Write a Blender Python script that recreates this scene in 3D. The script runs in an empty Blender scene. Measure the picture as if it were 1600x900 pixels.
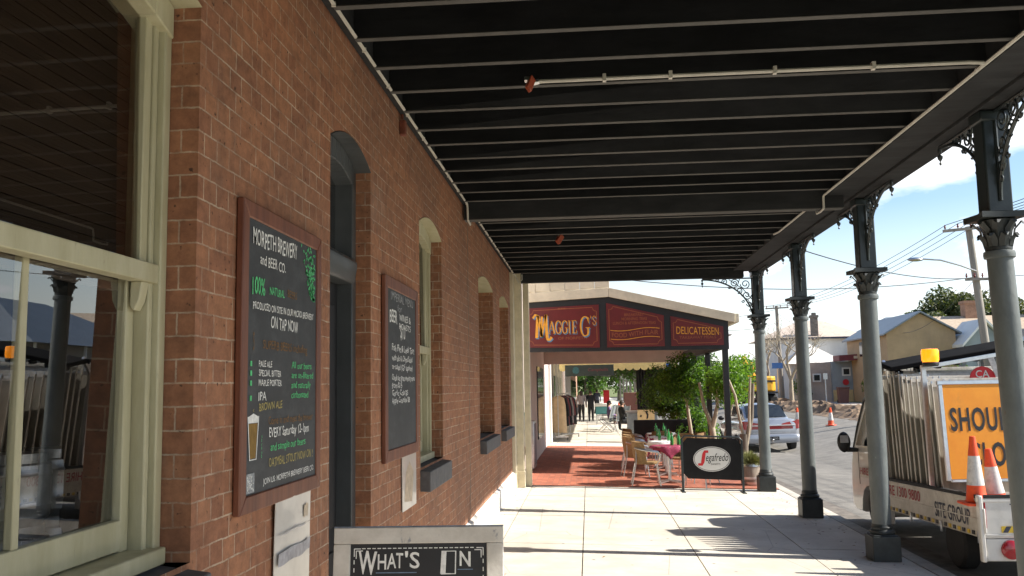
import bpy, bmesh, math, random
from mathutils import Vector, Matrix
R = math.radians
PI = math.pi
S = bpy.context.scene
COL = S.collection
rnd = random.Random(7)

# ---------------------------------------------------------------- camera
def camera():
    yaw, pitch, roll = 0.081563, 0.1091, -0.017537
    f = Vector((-math.sin(yaw)*math.cos(pitch), math.cos(yaw)*math.cos(pitch), math.sin(pitch)))
    r = Vector((math.cos(yaw), math.sin(yaw), 0)); u = r.cross(f)
    r2 = r*math.cos(roll)+u*math.sin(roll); u2 = u*math.cos(roll)-r*math.sin(roll)
    cd = bpy.data.cameras.new('camera'); c = bpy.data.objects.new('camera', cd); COL.objects.link(c)
    cd.sensor_width = 36; cd.lens = 36*1425.4/1600; cd.clip_start = .05; cd.clip_end = 3000
    M = Matrix(((r2.x, u2.x, -f.x, 1.437), (r2.y, u2.y, -f.y, 0), (r2.z, u2.z, -f.z, 1.85), (0, 0, 0, 1)))
    c.matrix_world = M; S.camera = c
camera()
S.render.resolution_x = 1024; S.render.resolution_y = 576
S.view_settings.view_transform = 'Standard'; S.view_settings.look = 'None'
S.view_settings.gamma = 1; S.view_settings.exposure = 1.0
SUN_EL, SUN_AZ = 37.0, 91.5      # azimuth clockwise from +Y
# ---------------------------------------------------------------- sky and sun
W = bpy.data.worlds.new("World"); S.world = W; W.use_nodes = True
nt = W.node_tree; bg = nt.nodes['Background']
sky = nt.nodes.new('ShaderNodeTexSky'); sky.sky_type = 'NISHITA'; sky.sun_disc = False
sky.sun_elevation = R(SUN_EL); sky.sun_rotation = R(SUN_AZ); sky.air_density = 1.0; sky.dust_density = .6
tc = nt.nodes.new('ShaderNodeTexCoord'); sep = nt.nodes.new('ShaderNodeSeparateXYZ')
nt.links.new(tc.outputs['Generated'], sep.inputs[0])
ad = nt.nodes.new('ShaderNodeMath'); ad.operation = 'ADD'; ad.inputs[1].default_value = .22
nt.links.new(sep.outputs[2], ad.inputs[0])
mx = nt.nodes.new('ShaderNodeMath'); mx.operation = 'MAXIMUM'; mx.inputs[1].default_value = .08
nt.links.new(ad.outputs[0], mx.inputs[0])
dv = nt.nodes.new('ShaderNodeVectorMath'); dv.operation = 'DIVIDE'
cb = nt.nodes.new('ShaderNodeCombineXYZ')
for k in range(3): nt.links.new(mx.outputs[0], cb.inputs[k])
nt.links.new(tc.outputs['Generated'], dv.inputs[0]); nt.links.new(cb.outputs[0], dv.inputs[1])
nz = nt.nodes.new('ShaderNodeTexNoise'); nz.inputs['Scale'].default_value = 1.9; nz.inputs['Detail'].default_value = 7; nz.inputs['Roughness'].default_value = .52
nt.links.new(dv.outputs[0], nz.inputs['Vector'])
rp = nt.nodes.new('ShaderNodeValToRGB'); rp.color_ramp.elements[0].position = .50; rp.color_ramp.elements[1].position = .60
nt.links.new(nz.outputs['Fac'], rp.inputs[0])
mix = nt.nodes.new('ShaderNodeMix'); mix.data_type = 'RGBA'
# clouds and bright haze sit low over the horizon, the upper sky is clear
mr1 = nt.nodes.new('ShaderNodeMapRange'); mr1.inputs[1].default_value = .32; mr1.inputs[2].default_value = .60; mr1.inputs[3].default_value = 1; mr1.inputs[4].default_value = 0; nt.links.new(sep.outputs[2], mr1.inputs[0])
mr2 = nt.nodes.new('ShaderNodeMapRange'); mr2.inputs[1].default_value = .04; mr2.inputs[2].default_value = .18; mr2.inputs[3].default_value = .6; mr2.inputs[4].default_value = 0; nt.links.new(sep.outputs[2], mr2.inputs[0])
mu = nt.nodes.new('ShaderNodeMath'); mu.operation = 'MULTIPLY'; nt.links.new(rp.outputs[0], mu.inputs[0]); nt.links.new(mr1.outputs[0], mu.inputs[1])
mxx = nt.nodes.new('ShaderNodeMath'); mxx.operation = 'MAXIMUM'; nt.links.new(mu.outputs[0], mxx.inputs[0]); nt.links.new(mr2.outputs[0], mxx.inputs[1])
nt.links.new(mxx.outputs[0], mix.inputs[0]); hsv = nt.nodes.new('ShaderNodeHueSaturation'); hsv.inputs['Saturation'].default_value = 1.1; nt.links.new(sky.outputs[0], hsv.inputs['Color']); nt.links.new(hsv.outputs[0], mix.inputs[6]); mix.inputs[7].default_value = (7.6, 7.75, 8.0, 1)
nt.links.new(mix.outputs[2], bg.inputs[0]); bg.inputs[1].default_value = .10
sd = bpy.data.lights.new('sun', 'SUN'); sd.energy = 5.0; sd.angle = R(.53); sd.color = (1, .94, .84)
so = bpy.data.objects.new('sun', sd); COL.objects.link(so)
sdir = Vector((math.sin(R(SUN_AZ))*math.cos(R(SUN_EL)), math.cos(R(SUN_AZ))*math.cos(R(SUN_EL)), math.sin(R(SUN_EL))))
so.rotation_euler = sdir.to_track_quat('Z', 'Y').to_euler(); so.location = (30, -5, 30)

# ---------------------------------------------------------------- materials
MATS = {}
def newmat(name):
    m = bpy.data.materials.new(name); m.use_nodes = True
    n = m.node_tree; p = n.nodes['Principled BSDF']
    MATS[name] = m
    return m, n, p
def rgb(c): return (c[0], c[1], c[2], 1)
def pm(name, col, rough=.6, var=.15, scale=6, bump=.08, bscale=60, metal=0, col2=None, stretch=(1, 1, 1), spec=.5, coat=0, lo=.35, hi=.65):
    m, n, p = newmat(name)
    t = n.nodes.new('ShaderNodeTexCoord'); mp = n.nodes.new('ShaderNodeMapping'); mp.inputs['Scale'].default_value = stretch
    n.links.new(t.outputs['Object'], mp.inputs[0])
    a = n.nodes.new('ShaderNodeTexNoise'); a.inputs['Scale'].default_value = scale; a.inputs['Detail'].default_value = 6; a.inputs['Roughness'].default_value = .65
    n.links.new(mp.outputs[0], a.inputs['Vector'])
    r = n.nodes.new('ShaderNodeValToRGB'); r.color_ramp.elements[0].position = lo; r.color_ramp.elements[1].position = hi
    c2 = col2 if col2 else tuple(x*(1+var) for x in col); c1 = col if col2 else tuple(x*(1-var) for x in col)
    r.color_ramp.elements[0].color = rgb(c1); r.color_ramp.elements[1].color = rgb(c2)
    n.links.new(a.outputs['Fac'], r.inputs[0]); n.links.new(r.outputs[0], p.inputs['Base Color'])
    p.inputs['Roughness'].default_value = rough; p.inputs['Metallic'].default_value = metal
    p.inputs['Specular IOR Level'].default_value = spec; p.inputs['Coat Weight'].default_value = coat
    if bump:
        b = n.nodes.new('ShaderNodeTexNoise'); b.inputs['Scale'].default_value = bscale; b.inputs['Detail'].default_value = 4
        n.links.new(mp.outputs[0], b.inputs['Vector'])
        bn = n.nodes.new('ShaderNodeBump'); bn.inputs['Strength'].default_value = bump; bn.inputs['Distance'].default_value = .01
        n.links.new(b.outputs['Fac'], bn.inputs['Height']); n.links.new(bn.outputs[0], p.inputs['Normal'])
    return m
def brickmat(name, c1, c2, mortar, bw, rh, ms, axes, squash=.5, sqf=2, off=.5, rough=.85, spots=True, bump=.5, tint=.35):
    m, n, p = newmat(name); L = n.links.new
    t = n.nodes.new('ShaderNodeTexCoord'); s = n.nodes.new('ShaderNodeSeparateXYZ'); L(t.outputs['Object'], s.inputs[0])
    c = n.nodes.new('ShaderNodeCombineXYZ')
    if axes == 'wall':
        ma = n.nodes.new('ShaderNodeMath'); ma.operation = 'ADD'; L(s.outputs[0], ma.inputs[0]); L(s.outputs[1], ma.inputs[1])
        L(ma.outputs[0], c.inputs[0]); L(s.outputs[2], c.inputs[1])
    else:
        L(s.outputs[1], c.inputs[0]); L(s.outputs[0], c.inputs[1])
    # slightly wandering courses
    wn = n.nodes.new('ShaderNodeTexNoise'); wn.inputs['Scale'].default_value = 9; L(c.outputs[0], wn.inputs['Vector'])
    wm = n.nodes.new('ShaderNodeVectorMath'); wm.operation = 'MULTIPLY_ADD'; wm.inputs[1].default_value = (.009, .009, 0)
    L(wn.outputs['Color'], wm.inputs[0]); L(c.outputs[0], wm.inputs[2])
    if spots:
        wn2 = n.nodes.new('ShaderNodeTexNoise'); wn2.inputs['Scale'].default_value = 55; wn2.inputs['Detail'].default_value = 3; L(c.outputs[0], wn2.inputs['Vector'])
        wm2 = n.nodes.new('ShaderNodeVectorMath'); wm2.operation = 'MULTIPLY_ADD'; wm2.inputs[1].default_value = (.006, .006, 0); L(wn2.outputs['Color'], wm2.inputs[0]); L(wm.outputs[0], wm2.inputs[2]); wm = wm2
    b = n.nodes.new('ShaderNodeTexBrick'); L(wm.outputs[0], b.inputs['Vector'])
    b.offset = off; b.offset_frequency = 2; b.squash = squash; b.squash_frequency = sqf
    b.inputs['Color1'].default_value = rgb(c1); b.inputs['Color2'].default_value = rgb(c2); b.inputs['Mortar'].default_value = rgb(mortar)
    b.inputs['Scale'].default_value = 1; b.inputs['Mortar Size'].default_value = ms; b.inputs['Mortar Smooth'].default_value = .15
    b.inputs['Brick Width'].default_value = bw; b.inputs['Row Height'].default_value = rh; b.inputs['Bias'].default_value = 0
    # blotches
    a = n.nodes.new('ShaderNodeTexNoise'); a.inputs['Scale'].default_value = 14; a.inputs['Detail'].default_value = 8; a.inputs['Roughness'].default_value = .7; L(c.outputs[0], a.inputs['Vector'])
    r = n.nodes.new('ShaderNodeValToRGB'); r.color_ramp.elements[0].position = .3; r.color_ramp.elements[1].position = .75
    r.color_ramp.elements[0].color = (1-tint,)*3+(1,); r.color_ramp.elements[1].color = (1+tint,)*3+(1,); L(a.outputs['Fac'], r.inputs[0])
    a2 = n.nodes.new('ShaderNodeTexNoise'); a2.inputs['Scale'].default_value = .9; a2.inputs['Detail'].default_value = 4; L(c.outputs[0], a2.inputs['Vector'])
    r2 = n.nodes.new('ShaderNodeValToRGB'); r2.color_ramp.elements[0].position = .35; r2.color_ramp.elements[1].position = .7
    r2.color_ramp.elements[0].color = (.84, .86, .9, 1); r2.color_ramp.elements[1].color = (1.15, 1.08, 1.0, 1); L(a2.outputs['Fac'], r2.inputs[0])
    m1 = n.nodes.new('ShaderNodeMix'); m1.data_type = 'RGBA'; m1.blend_type = 'MULTIPLY'; m1.inputs[0].default_value = 1
    bc_ = b.outputs['Color']
    if spots:
        b.inputs['Mortar'].default_value = rgb(tuple((x+y)*.42 for x, y in zip(c1, c2)))
        pn = n.nodes.new('ShaderNodeTexNoise'); pn.inputs['Scale'].default_value = 3.2; pn.inputs['Detail'].default_value = 6; pn.inputs['Roughness'].default_value = .75; L(c.outputs[0], pn.inputs['Vector'])
        pr = n.nodes.new('ShaderNodeMapRange'); pr.inputs[1].default_value = .36; pr.inputs[2].default_value = .6; L(pn.outputs['Fac'], pr.inputs[0])
        pu = n.nodes.new('ShaderNodeMath'); pu.operation = 'MULTIPLY'; L(pr.outputs[0], pu.inputs[0]); L(b.outputs['Fac'], pu.inputs[1])
        px_ = n.nodes.new('ShaderNodeMix'); px_.data_type = 'RGBA'; L(pu.outputs[0], px_.inputs[0]); L(bc_, px_.inputs[6]); px_.inputs[7].default_value = rgb(mortar); bc_ = px_.outputs[2]
    L(bc_, m1.inputs[6]); L(r.outputs[0], m1.inputs[7])
    m2 = n.nodes.new('ShaderNodeMix'); m2.data_type = 'RGBA'; m2.blend_type = 'MULTIPLY'; m2.inputs[0].default_value = 1
    L(m1.outputs[2], m2.inputs[6]); L(r2.outputs[0], m2.inputs[7])
    out = m2.outputs[2]
    if spots:      # soot and damp: long vertical streaks and pale salt bloom
        for sc_, lo_, hi_, c_, am in (((1.1, .16, 1), .52, .78, (.09, .06, .045), .45), ((.8, .6, 1), .60, .80, (.50, .40, .32), .28), ((5, 2.2, 1), .60, .70, (.12, .06, .04), .35)):
            mp = n.nodes.new('ShaderNodeMapping'); mp.inputs['Scale'].default_value = sc_; L(c.outputs[0], mp.inputs[0])
            q = n.nodes.new('ShaderNodeTexNoise'); q.inputs['Scale'].default_value = 1.7; q.inputs['Detail'].default_value = 7; q.inputs['Roughness'].default_value = .7; L(mp.outputs[0], q.inputs['Vector'])
            qr = n.nodes.new('ShaderNodeMapRange'); qr.inputs[1].default_value = lo_; qr.inputs[2].default_value = hi_; qr.inputs[4].default_value = am; L(q.outputs['Fac'], qr.inputs[0])
            qm = n.nodes.new('ShaderNodeMix'); qm.data_type = 'RGBA'; L(qr.outputs[0], qm.inputs[0]); L(out, qm.inputs[6]); qm.inputs[7].default_value = rgb(c_); out = qm.outputs[2]
    if spots:
        v = n.nodes.new('ShaderNodeTexNoise'); v.inputs['Scale'].default_value = 30; v.inputs['Detail'].default_value = 3; L(c.outputs[0], v.inputs['Vector'])
        vr = n.nodes.new('ShaderNodeValToRGB'); vr.color_ramp.elements[0].position = .66; vr.color_ramp.elements[1].position = .72; L(v.outputs['Fac'], vr.inputs[0])
        m3 = n.nodes.new('ShaderNodeMix'); m3.data_type = 'RGBA'; L(vr.outputs[0], m3.inputs[0]); L(out, m3.inputs[6]); m3.inputs[7].default_value = rgb(tuple(x*.28 for x in c2)); out = m3.outputs[2]
    L(out, p.inputs['Base Color']); p.inputs['Roughness'].default_value = rough
    iv = n.nodes.new('ShaderNodeMath'); iv.operation = 'MULTIPLY_ADD'; iv.inputs[1].default_value = -.6; L(b.outputs['Fac'], iv.inputs[0])
    hs = n.nodes.new('ShaderNodeMath'); hs.operation = 'MULTIPLY'; hs.inputs[1].default_value = .8; L(a.outputs['Fac'], hs.inputs[0]); L(hs.outputs[0], iv.inputs[2])
    bn = n.nodes.new('ShaderNodeBump'); bn.inputs['Strength'].default_value = bump; bn.inputs['Distance'].default_value = .012
    L(iv.outputs[0], bn.inputs['Height']); L(bn.outputs[0], p.inputs['Normal'])
    return m
def glassmat(name, tint=(1, 1, 1), gloss=1.0):
    m = bpy.data.materials.new(name); m.use_nodes = True; MATS[name] = m; n = m.node_tree; n.nodes.clear(); L = n.links.new
    o = n.nodes.new('ShaderNodeOutputMaterial'); mx = n.nodes.new('ShaderNodeMixShader'); tr = n.nodes.new('ShaderNodeBsdfTransparent'); gl = n.nodes.new('ShaderNodeBsdfGlossy')
    tr.inputs[0].default_value = rgb(tint); gl.inputs['Roughness'].default_value = .004; gl.inputs[0].default_value = (gloss, gloss, gloss, 1)
    fr = n.nodes.new('ShaderNodeFresnel'); fr.inputs[0].default_value = 1.62
    mul = n.nodes.new('ShaderNodeMath'); mul.operation = 'MULTIPLY'; mul.inputs[1].default_value = 2.1; mul.use_clamp = True; L(fr.outputs[0], mul.inputs[0])
    ge = n.nodes.new('ShaderNodeNewGeometry'); fl_ = n.nodes.new('ShaderNodeMath'); fl_.operation = 'SUBTRACT'; fl_.inputs[0].default_value = 1; L(ge.outputs['Backfacing'], fl_.inputs[1])
    m2 = n.nodes.new('ShaderNodeMath'); m2.operation = 'MULTIPLY'; L(mul.outputs[0], m2.inputs[0]); L(fl_.outputs[0], m2.inputs[1])
    L(m2.outputs[0], mx.inputs[0]); L(tr.outputs[0], mx.inputs[1]); L(gl.outputs[0], mx.inputs[2]); L(mx.outputs[0], o.inputs[0])
    return m
def leafmat(name, col, trans=.5):
    m, n, p = newmat(name); L = n.links.new
    t = n.nodes.new('ShaderNodeTexCoord'); a = n.nodes.new('ShaderNodeTexNoise'); a.inputs['Scale'].default_value = 5; L(t.outputs['Object'], a.inputs['Vector'])
    r = n.nodes.new('ShaderNodeValToRGB'); r.color_ramp.elements[0].position = .3; r.color_ramp.elements[1].position = .7
    r.color_ramp.elements[0].color = rgb(tuple(x*.7 for x in col)); r.color_ramp.elements[1].color = rgb(tuple(x*1.3 for x in col)); L(a.outputs['Fac'], r.inputs[0])
    L(r.outputs[0], p.inputs['Base Color']); p.inputs['Roughness'].default_value = .42
    o = n.nodes['Material Output']; tl = n.nodes.new('ShaderNodeBsdfTranslucent'); mx = n.nodes.new('ShaderNodeMixShader'); mx.inputs[0].default_value = trans
    tl.inputs[0].default_value = rgb((col[0]*2.0, col[1]*2.0, col[2]*.9)); L(p.outputs[0], mx.inputs[1]); L(tl.outputs[0], mx.inputs[2]); L(mx.outputs[0], o.inputs[0])
    return m
def emat(name, col, st):
    m, n, p = newmat(name); p.inputs['Base Color'].default_value = rgb(col); p.inputs['Emission Color'].default_value = rgb(col); p.inputs['Emission Strength'].default_value = st
    p.inputs['Roughness'].default_value = .2
    return m

brickmat('brick', (.335, .152, .078), (.258, .110, .058), (.48, .375, .275), .24, .0862, .0036, 'wall')
brickmat('paver', (.42, .135, .075), (.30, .09, .05), (.2, .11, .08), .23, .115, .005, 'floor', squash=1, sqf=2, bump=.3, tint=.2)
pm('plinth_white', (.78, .76, .72), .8, bump=.3, bscale=40, col2=(.6, .57, .52), lo=.45, hi=.8)
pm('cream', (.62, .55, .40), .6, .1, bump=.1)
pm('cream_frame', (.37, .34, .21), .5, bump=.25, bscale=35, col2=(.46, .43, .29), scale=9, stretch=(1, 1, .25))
pm('cream_awning', (.6, .53, .4), .6, .12, 3)
pm('concrete', (.56, .515, .44), .85, bump=.25, bscale=90, col2=(.66, .62, .54), scale=1.6)
def stain(name, layers):
    m = M_(name); n = m.node_tree; L = n.links.new; p = n.nodes['Principled BSDF']; src = p.inputs['Base Color'].links[0].from_socket
    t = n.nodes.new('ShaderNodeTexCoord')
    for kind, sc, lo, hi, col, am, st in layers:
        mp = n.nodes.new('ShaderNodeMapping'); mp.inputs['Scale'].default_value = st; L(t.outputs['Object'], mp.inputs[0])
        if kind in ('spot', 'crack'):
            q = n.nodes.new('ShaderNodeTexVoronoi'); q.inputs['Scale'].default_value = sc; f_ = q.outputs['Distance']
            if kind == 'crack': q.feature = 'DISTANCE_TO_EDGE'; kind = 'spot'
        else:
            q = n.nodes.new('ShaderNodeTexNoise'); q.inputs['Scale'].default_value = sc; q.inputs['Detail'].default_value = 8; q.inputs['Roughness'].default_value = .7; f_ = q.outputs['Fac']
        L(mp.outputs[0], q.inputs['Vector'])
        r = n.nodes.new('ShaderNodeMapRange'); r.inputs[1].default_value = lo; r.inputs[2].default_value = hi; r.inputs[3].default_value = am if kind == 'spot' else 0; r.inputs[4].default_value = 0 if kind == 'spot' else am; L(f_, r.inputs[0])
        mx = n.nodes.new('ShaderNodeMix'); mx.data_type = 'RGBA'; L(r.outputs[0], mx.inputs[0]); L(src, mx.inputs[6]); mx.inputs[7].default_value = rgb(col); src = mx.outputs[2]
    L(src, p.inputs['Base Color'])
def M_(k): return MATS[k]
pm('concrete_dark', (.16, .14, .12), .9, .3, bump=.3)
pm('kerbstone', (.34, .31, .27), .85, bump=.4, bscale=30, col2=(.46, .43, .38))
pm('asphalt', (.16, .15, .135), .9, bump=.5, bscale=140, col2=(.24, .225, .20), scale=2.2)
pm('dirt', (.12, .075, .045), .95, bump=1, bscale=9, col2=(.27, .19, .125), scale=1.4)
pm('grass_ground', (.09, .13, .03), .9, bump=.6, bscale=50, col2=(.19, .2, .07), scale=1.5)
pm('footpath', (.42, .36, .3), .9, .2, 2)
pm('slate', (.022, .023, .024), .45, .2, 3)
pm('dark_paint', (.028, .0292, .031), .85, .25, 5, spec=.2, bump=.2, bscale=25, stretch=(.3, 1, 1))
pm('lit_underside_tone', (.062, .06, .056), .8, bump=.2, bscale=30, col2=(.092, .088, .082), scale=4)  # paler tone stands in for pavement bounce light on joist and beam undersides
pm('post_paint', (.018, .026, .028), .35, .25, 6, spec=.5)
pm('column_paint', (.092, .106, .106), .5, bump=.25, bscale=38, col2=(.128, .145, .144), scale=7, stretch=(1, 1, .5))
pm('base_paint', (.022, .027, .027), .5, .3, 8)
pm('door_paint', (.06, .066, .07), .4, .15, 4, bump=.05)
pm('wood', (.115, .035, .018), .5, bump=.2, bscale=40, col2=(.20, .07, .035), scale=12, stretch=(1, 1, .12))
pm('board', (.026, .028, .031), .62, bump=.03, bscale=20, col2=(.042, .045, .049), scale=3)
pm('chalk_white', (.72, .72, .7), .9, .15, 40, bump=0)
pm('chalk_green', (.10, .50, .2), .9, .2, 40, bump=0)
pm('chalk_orange', (.19, .10, .035), .9, .3, 40, bump=0)
pm('chalk_yellow', (.40, .33, .12), .9, .2, 40, bump=0)
pm('chalk_grey', (.32, .33, .34), .9, .3, 60, bump=0)
pm('chalk_blue', (.16, .22, .32), .9, .2, 40, bump=0)
pm('beer', (.22, .13, .03), .9, .2, 30, bump=0)
pm('white_wood', (.50, .47, .42), .6, bump=.2, bscale=30, col2=(.62, .59, .54), scale=10)
pm('blue_edge', (.13, .16, .21), .6, .3, 20)
pm('paper', (.55, .52, .48), .3, .1, 5, bump=.05, bscale=10, coat=.4)
pm('paper_blue', (.30, .30, .335), .5, .3, 18)
pm('paper_tan', (.45, .36, .26), .5, .3, 18)
pm('sill_grey', (.09, .09, .095), .7, .2, 10, bump=.3)
pm('pvc', (.52, .5, .44), .5, .1, 8, bump=0)
pm('red_plastic', (.33, .07, .035), .4, .2, 8)
pm('rust', (.16, .045, .025), .8, .3, 20)
pm('steel', (.55, .55, .56), .3, .1, 10, metal=1, bump=.05)
pm('keg_steel', (.24, .24, .24), .35, .2, 10, metal=.7, bump=.05)
pm('board_black', (.012, .012, .013), .95, .2, 5, spec=.05)
pm('alu', (.55, .55, .55), .3, .08, 20, metal=1, bump=0)
pm('rattan', (.19, .11, .042), .7, bump=1.0, bscale=90, col2=(.33, .205, .085), scale=40, stretch=(1, 1, 2))
pm('cloth_red', (.27, .03, .075), .85, .2, 10, bump=.2, bscale=50)
pm('cloth_white', (.78, .77, .75), .85, .06, 10, bump=.2, bscale=50)
pm('bottle', (.02, .20, .035), .08, .2, 20, bump=0, coat=.5)
pm('sign_maroon', (.125, .012, .013), .4, .12, 4, bump=0)
pm('sign_line', (.30, .085, .03), .5, .1, 20, bump=0)
pm('sign_gold', (.75, .34, .03), .45, .12, 20, bump=0)
pm('sign_blue', (.10, .22, .36), .5, .1, 20, bump=0)
pm('sign_black', (.012, .012, .014), .5, .2, 6, bump=0)
pm('mauve', (.60, .53, .49), .75, .08, 2)
pm('ceiling_mauve', (.64, .58, .54), .8, .1, 2)
pm('banner', (.014, .014, .015), .8, .2, 4, bump=.2, bscale=12, spec=.2)
pm('banner_white', (.62, .62, .6), .5, .05, 6, bump=0)
pm('logo_red', (.52, .012, .02), .5, .1, 6, bump=0)
pm('truck_white', (.58, .56, .52), .28, bump=.02, col2=(.66, .64, .6), scale=2.5, coat=.4)
pm('truck_dirty', (.42, .38, .31), .4, bump=.1, col2=(.55, .51, .44), scale=5)
pm('black_plastic', (.015, .015, .016), .45, .2, 8)
pm('rubber', (.02, .02, .02), .8, .2, 12, bump=.3)
pm('orange_sign', (.78, .27, .008), .45, bump=.03, col2=(.86, .33, .015), scale=3)
pm('sign_edge', (.42, .39, .33), .45, bump=.2, bscale=14, col2=(.66, .63, .57), scale=7, stretch=(1, 1, .25))
pm('sign_edge_dark', (.27, .245, .20), .7, .3, 12, stretch=(1, 1, .2))
pm('cone_orange', (.80, .085, .018), .5, .1, 6, bump=.03)
pm('cone_white', (.60, .58, .55), .4, .12, 12, bump=.03)
pm('red_ink', (.32, .02, .03), .6, .2, 10, bump=0)
pm('dark_ink', (.04, .045, .07), .6, .2, 10, bump=0)
pm('yellow', (.62, .42, .03), .5, .15, 8)
pm('tail_red', (.30, .008, .012), .15, .1, 6, bump=0, coat=.5)
pm('blue_grey_roof', (.17, .2, .235), .45, .08, 1.2, bump=.1)
pm('tan_roof', (.36, .27, .19), .85, bump=.4, bscale=10, col2=(.46, .38, .29), scale=6)
pm('shingle', (.50, .40, .33), .85, bump=.5, bscale=9, col2=(.62, .52, .43), scale=7)
pm('house_white', (.72, .71, .68), .8, .06, 1)
pm('house_tan', (.42, .29, .165), .85, .1, 1)
pm('house_brown', (.42, .34, .29), .85, .15, 1)
pm('house_grey', (.28, .31, .33), .8, .12, 1)
pm('maroon_paint', (.18, .035, .04), .6, .15, 2)
pm('brick_far', (.30, .17, .11), .9, .25, 4)
pm('dark_glass', (.02, .024, .028), .06, .1, 4, bump=0)
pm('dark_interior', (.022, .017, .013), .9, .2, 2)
pm('blind', (.042, .026, .017), .7, .2, 3, bump=.5, bscale=30, stretch=(1, .2, 9))
pm('bark', (.15, .12, .09), .9, .3, 9, bump=.6, bscale=18, stretch=(1, 1, .25))
pm('pale_bark', (.36, .30, .22), .8, .2, 7, bump=.5, bscale=15, stretch=(1, 1, .3))
pm('pole_wood', (.25, .23, .20), .85, .2, 6, bump=.4, stretch=(1, 1, .1))
pm('wire', (.04, .04, .045), .6, .1, 5, bump=0)
pm('car_silver', (.33, .35, .39), .3, .03, 3, metal=.35, bump=0, coat=1)
pm('digger_yellow', (.70, .36, .03), .45, .12, 3)
pm('bin_brown', (.16, .06, .045), .5, .1, 5)
pm('barrel_wood', (.24, .2, .16), .8, .25, 14, stretch=(1, 1, .2), bump=.4)
pm('skin', (.42, .24, .17), .6, .08, 10, bump=0)
pm('hair', (.025, .017, .012), .6, .2, 20)
pm('cloth_black', (.012, .012, .014), .85, .25, 8)
pm('cloth_grey', (.24, .21, .2), .85, .15, 8)
pm('cloth_beige', (.58, .42, .25), .85, .12, 6)
pm('cloth_maroon', (.13, .025, .03), .85, .2, 8)
pm('cloth_purple', (.2, .14, .3), .85, .2, 8)
pm('cloth_chair', (.17, .19, .195), .8, .12, 8)
pm('emblem_teal', (.03, .11, .11), .6, .3, 18)
pm('teal', (.07, .25, .26), .6, .1, 8)
pm('tan_panel', (.58, .42, .2), .7, .1, 8)
pm('blue_sign', (.05, .16, .45), .5, .1, 8)
pm('hoarding', (.32, .3, .28), .8, .1, 4)
pm('sign_green', (.03, .045, .035), .6, .15, 6)
pm('valance', (.62, .5, .2), .8, .1, 6)
pm('grass_blade', (.24, .25, .09), .8, .25, 14, bump=0)
stain('concrete', [('crack', .55, 0, .004, (.16, .14, .12), .55, (1, 1, .01)), ('noise', .7, .44, .72, (.33, .29, .24), .55, (1, 1, 1)), ('noise', 5, .58, .75, (.25, .21, .17), .45, (1, 1, 1)), ('spot', 2.3, .03, .06, (.10, .09, .08), .8, (1, 1, .01)), ('noise', 38, .6, .75, (.28, .25, .2), .35, (1, 1, 1))])
stain('asphalt', [('noise', .5, .5, .7, (.11, .105, .095), .6, (1, .25, 1)), ('noise', 60, .62, .7, (.34, .32, .29), .5, (1, 1, 1)), ('noise', 1.3, .6, .7, (.08, .075, .07), .5, (1, .3, 1))])
stain('paver', [('noise', .9, .5, .75, (.22, .10, .07), .5, (1, 1, 1)), ('noise', 7, .6, .75, (.14, .07, .05), .5, (1, 1, 1))])
stain('column_paint', [('noise', 14, .66, .70, (.22, .25, .24), .6, (1, 1, .6)), ('noise', 9, .70, .74, (.10, .055, .03), .7, (1, 1, .5)), ('noise', 2.2, .5, .75, (.09, .10, .095), .5, (1, 1, .4))])
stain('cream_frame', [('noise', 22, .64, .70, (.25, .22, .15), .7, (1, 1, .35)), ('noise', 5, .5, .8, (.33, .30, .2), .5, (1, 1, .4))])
stain('board', [('noise', 4, .5, .75, (.085, .09, .095), .6, (1, 1, 2.2)), ('noise', 13, .58, .75, (.07, .074, .078), .5, (1, 2.5, 1))])
stain('truck_dirty', [('noise', 3.5, .5, .75, (.22, .18, .13), .6, (1, 1, 1.5)), ('noise', 30, .63, .7, (.16, .10, .06), .6, (1, 1, 1))])
stain('truck_white', [('noise', 3, .52, .75, (.34, .30, .24), .5, (1, 1, 1)), ('noise', 28, .66, .72, (.2, .14, .09), .6, (1, 1, 1))])
stain('orange_sign', [('noise', 6, .56, .75, (.45, .20, .03), .45, (1, 1, .5)), ('noise', 40, .68, .73, (.2, .1, .04), .6, (1, 1, 1))])
stain('cone_white', [('noise', 9, .5, .7, (.25, .22, .2), .6, (1, 1, 1))]); stain('cone_orange', [('noise', 11, .56, .7, (.40, .07, .03), .6, (1, 1, 1))])
stain('plinth_white', [('noise', 2.5, .5, .7, (.3, .27, .23), .6, (1, 1.5, .4))])
stain('white_wood', [('noise', 16, .62, .68, (.13, .15, .19), .7, (1, 1, .5))])
stain('house_white', [('noise', .8, .5, .8, (.45, .43, .39), .5, (1, 1, .3))]); stain('house_tan', [('noise', .9, .5, .75, (.25, .18, .12), .5, (1, 1, .3))])
stain('shingle', [('noise', 2.6, .55, .7, (.33, .22, .17), .6, (1, 1, 1))]); stain('dark_paint', [('noise', 5, .62, .75, (.05, .047, .043), .5, (.4, 3, 1))])
glassmat('glass_screen', (.85, .82, .78), .42); glassmat('glass'); glassmat('glass_dim', (.5, .5, .5))
leafmat('leaf_a', (.06, .135, .018)); leafmat('leaf_b', (.105, .20, .025)); leafmat('leaf_c', (.035, .08, .014), .4)
leafmat('gum_a', (.065, .085, .03), .3); leafmat('gum_b', (.11, .12, .05), .3); leafmat('gum_c', (.035, .05, .02), .2)
emat('beacon_amber', (1.0, .30, .008), .75)
M = MATS

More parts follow.
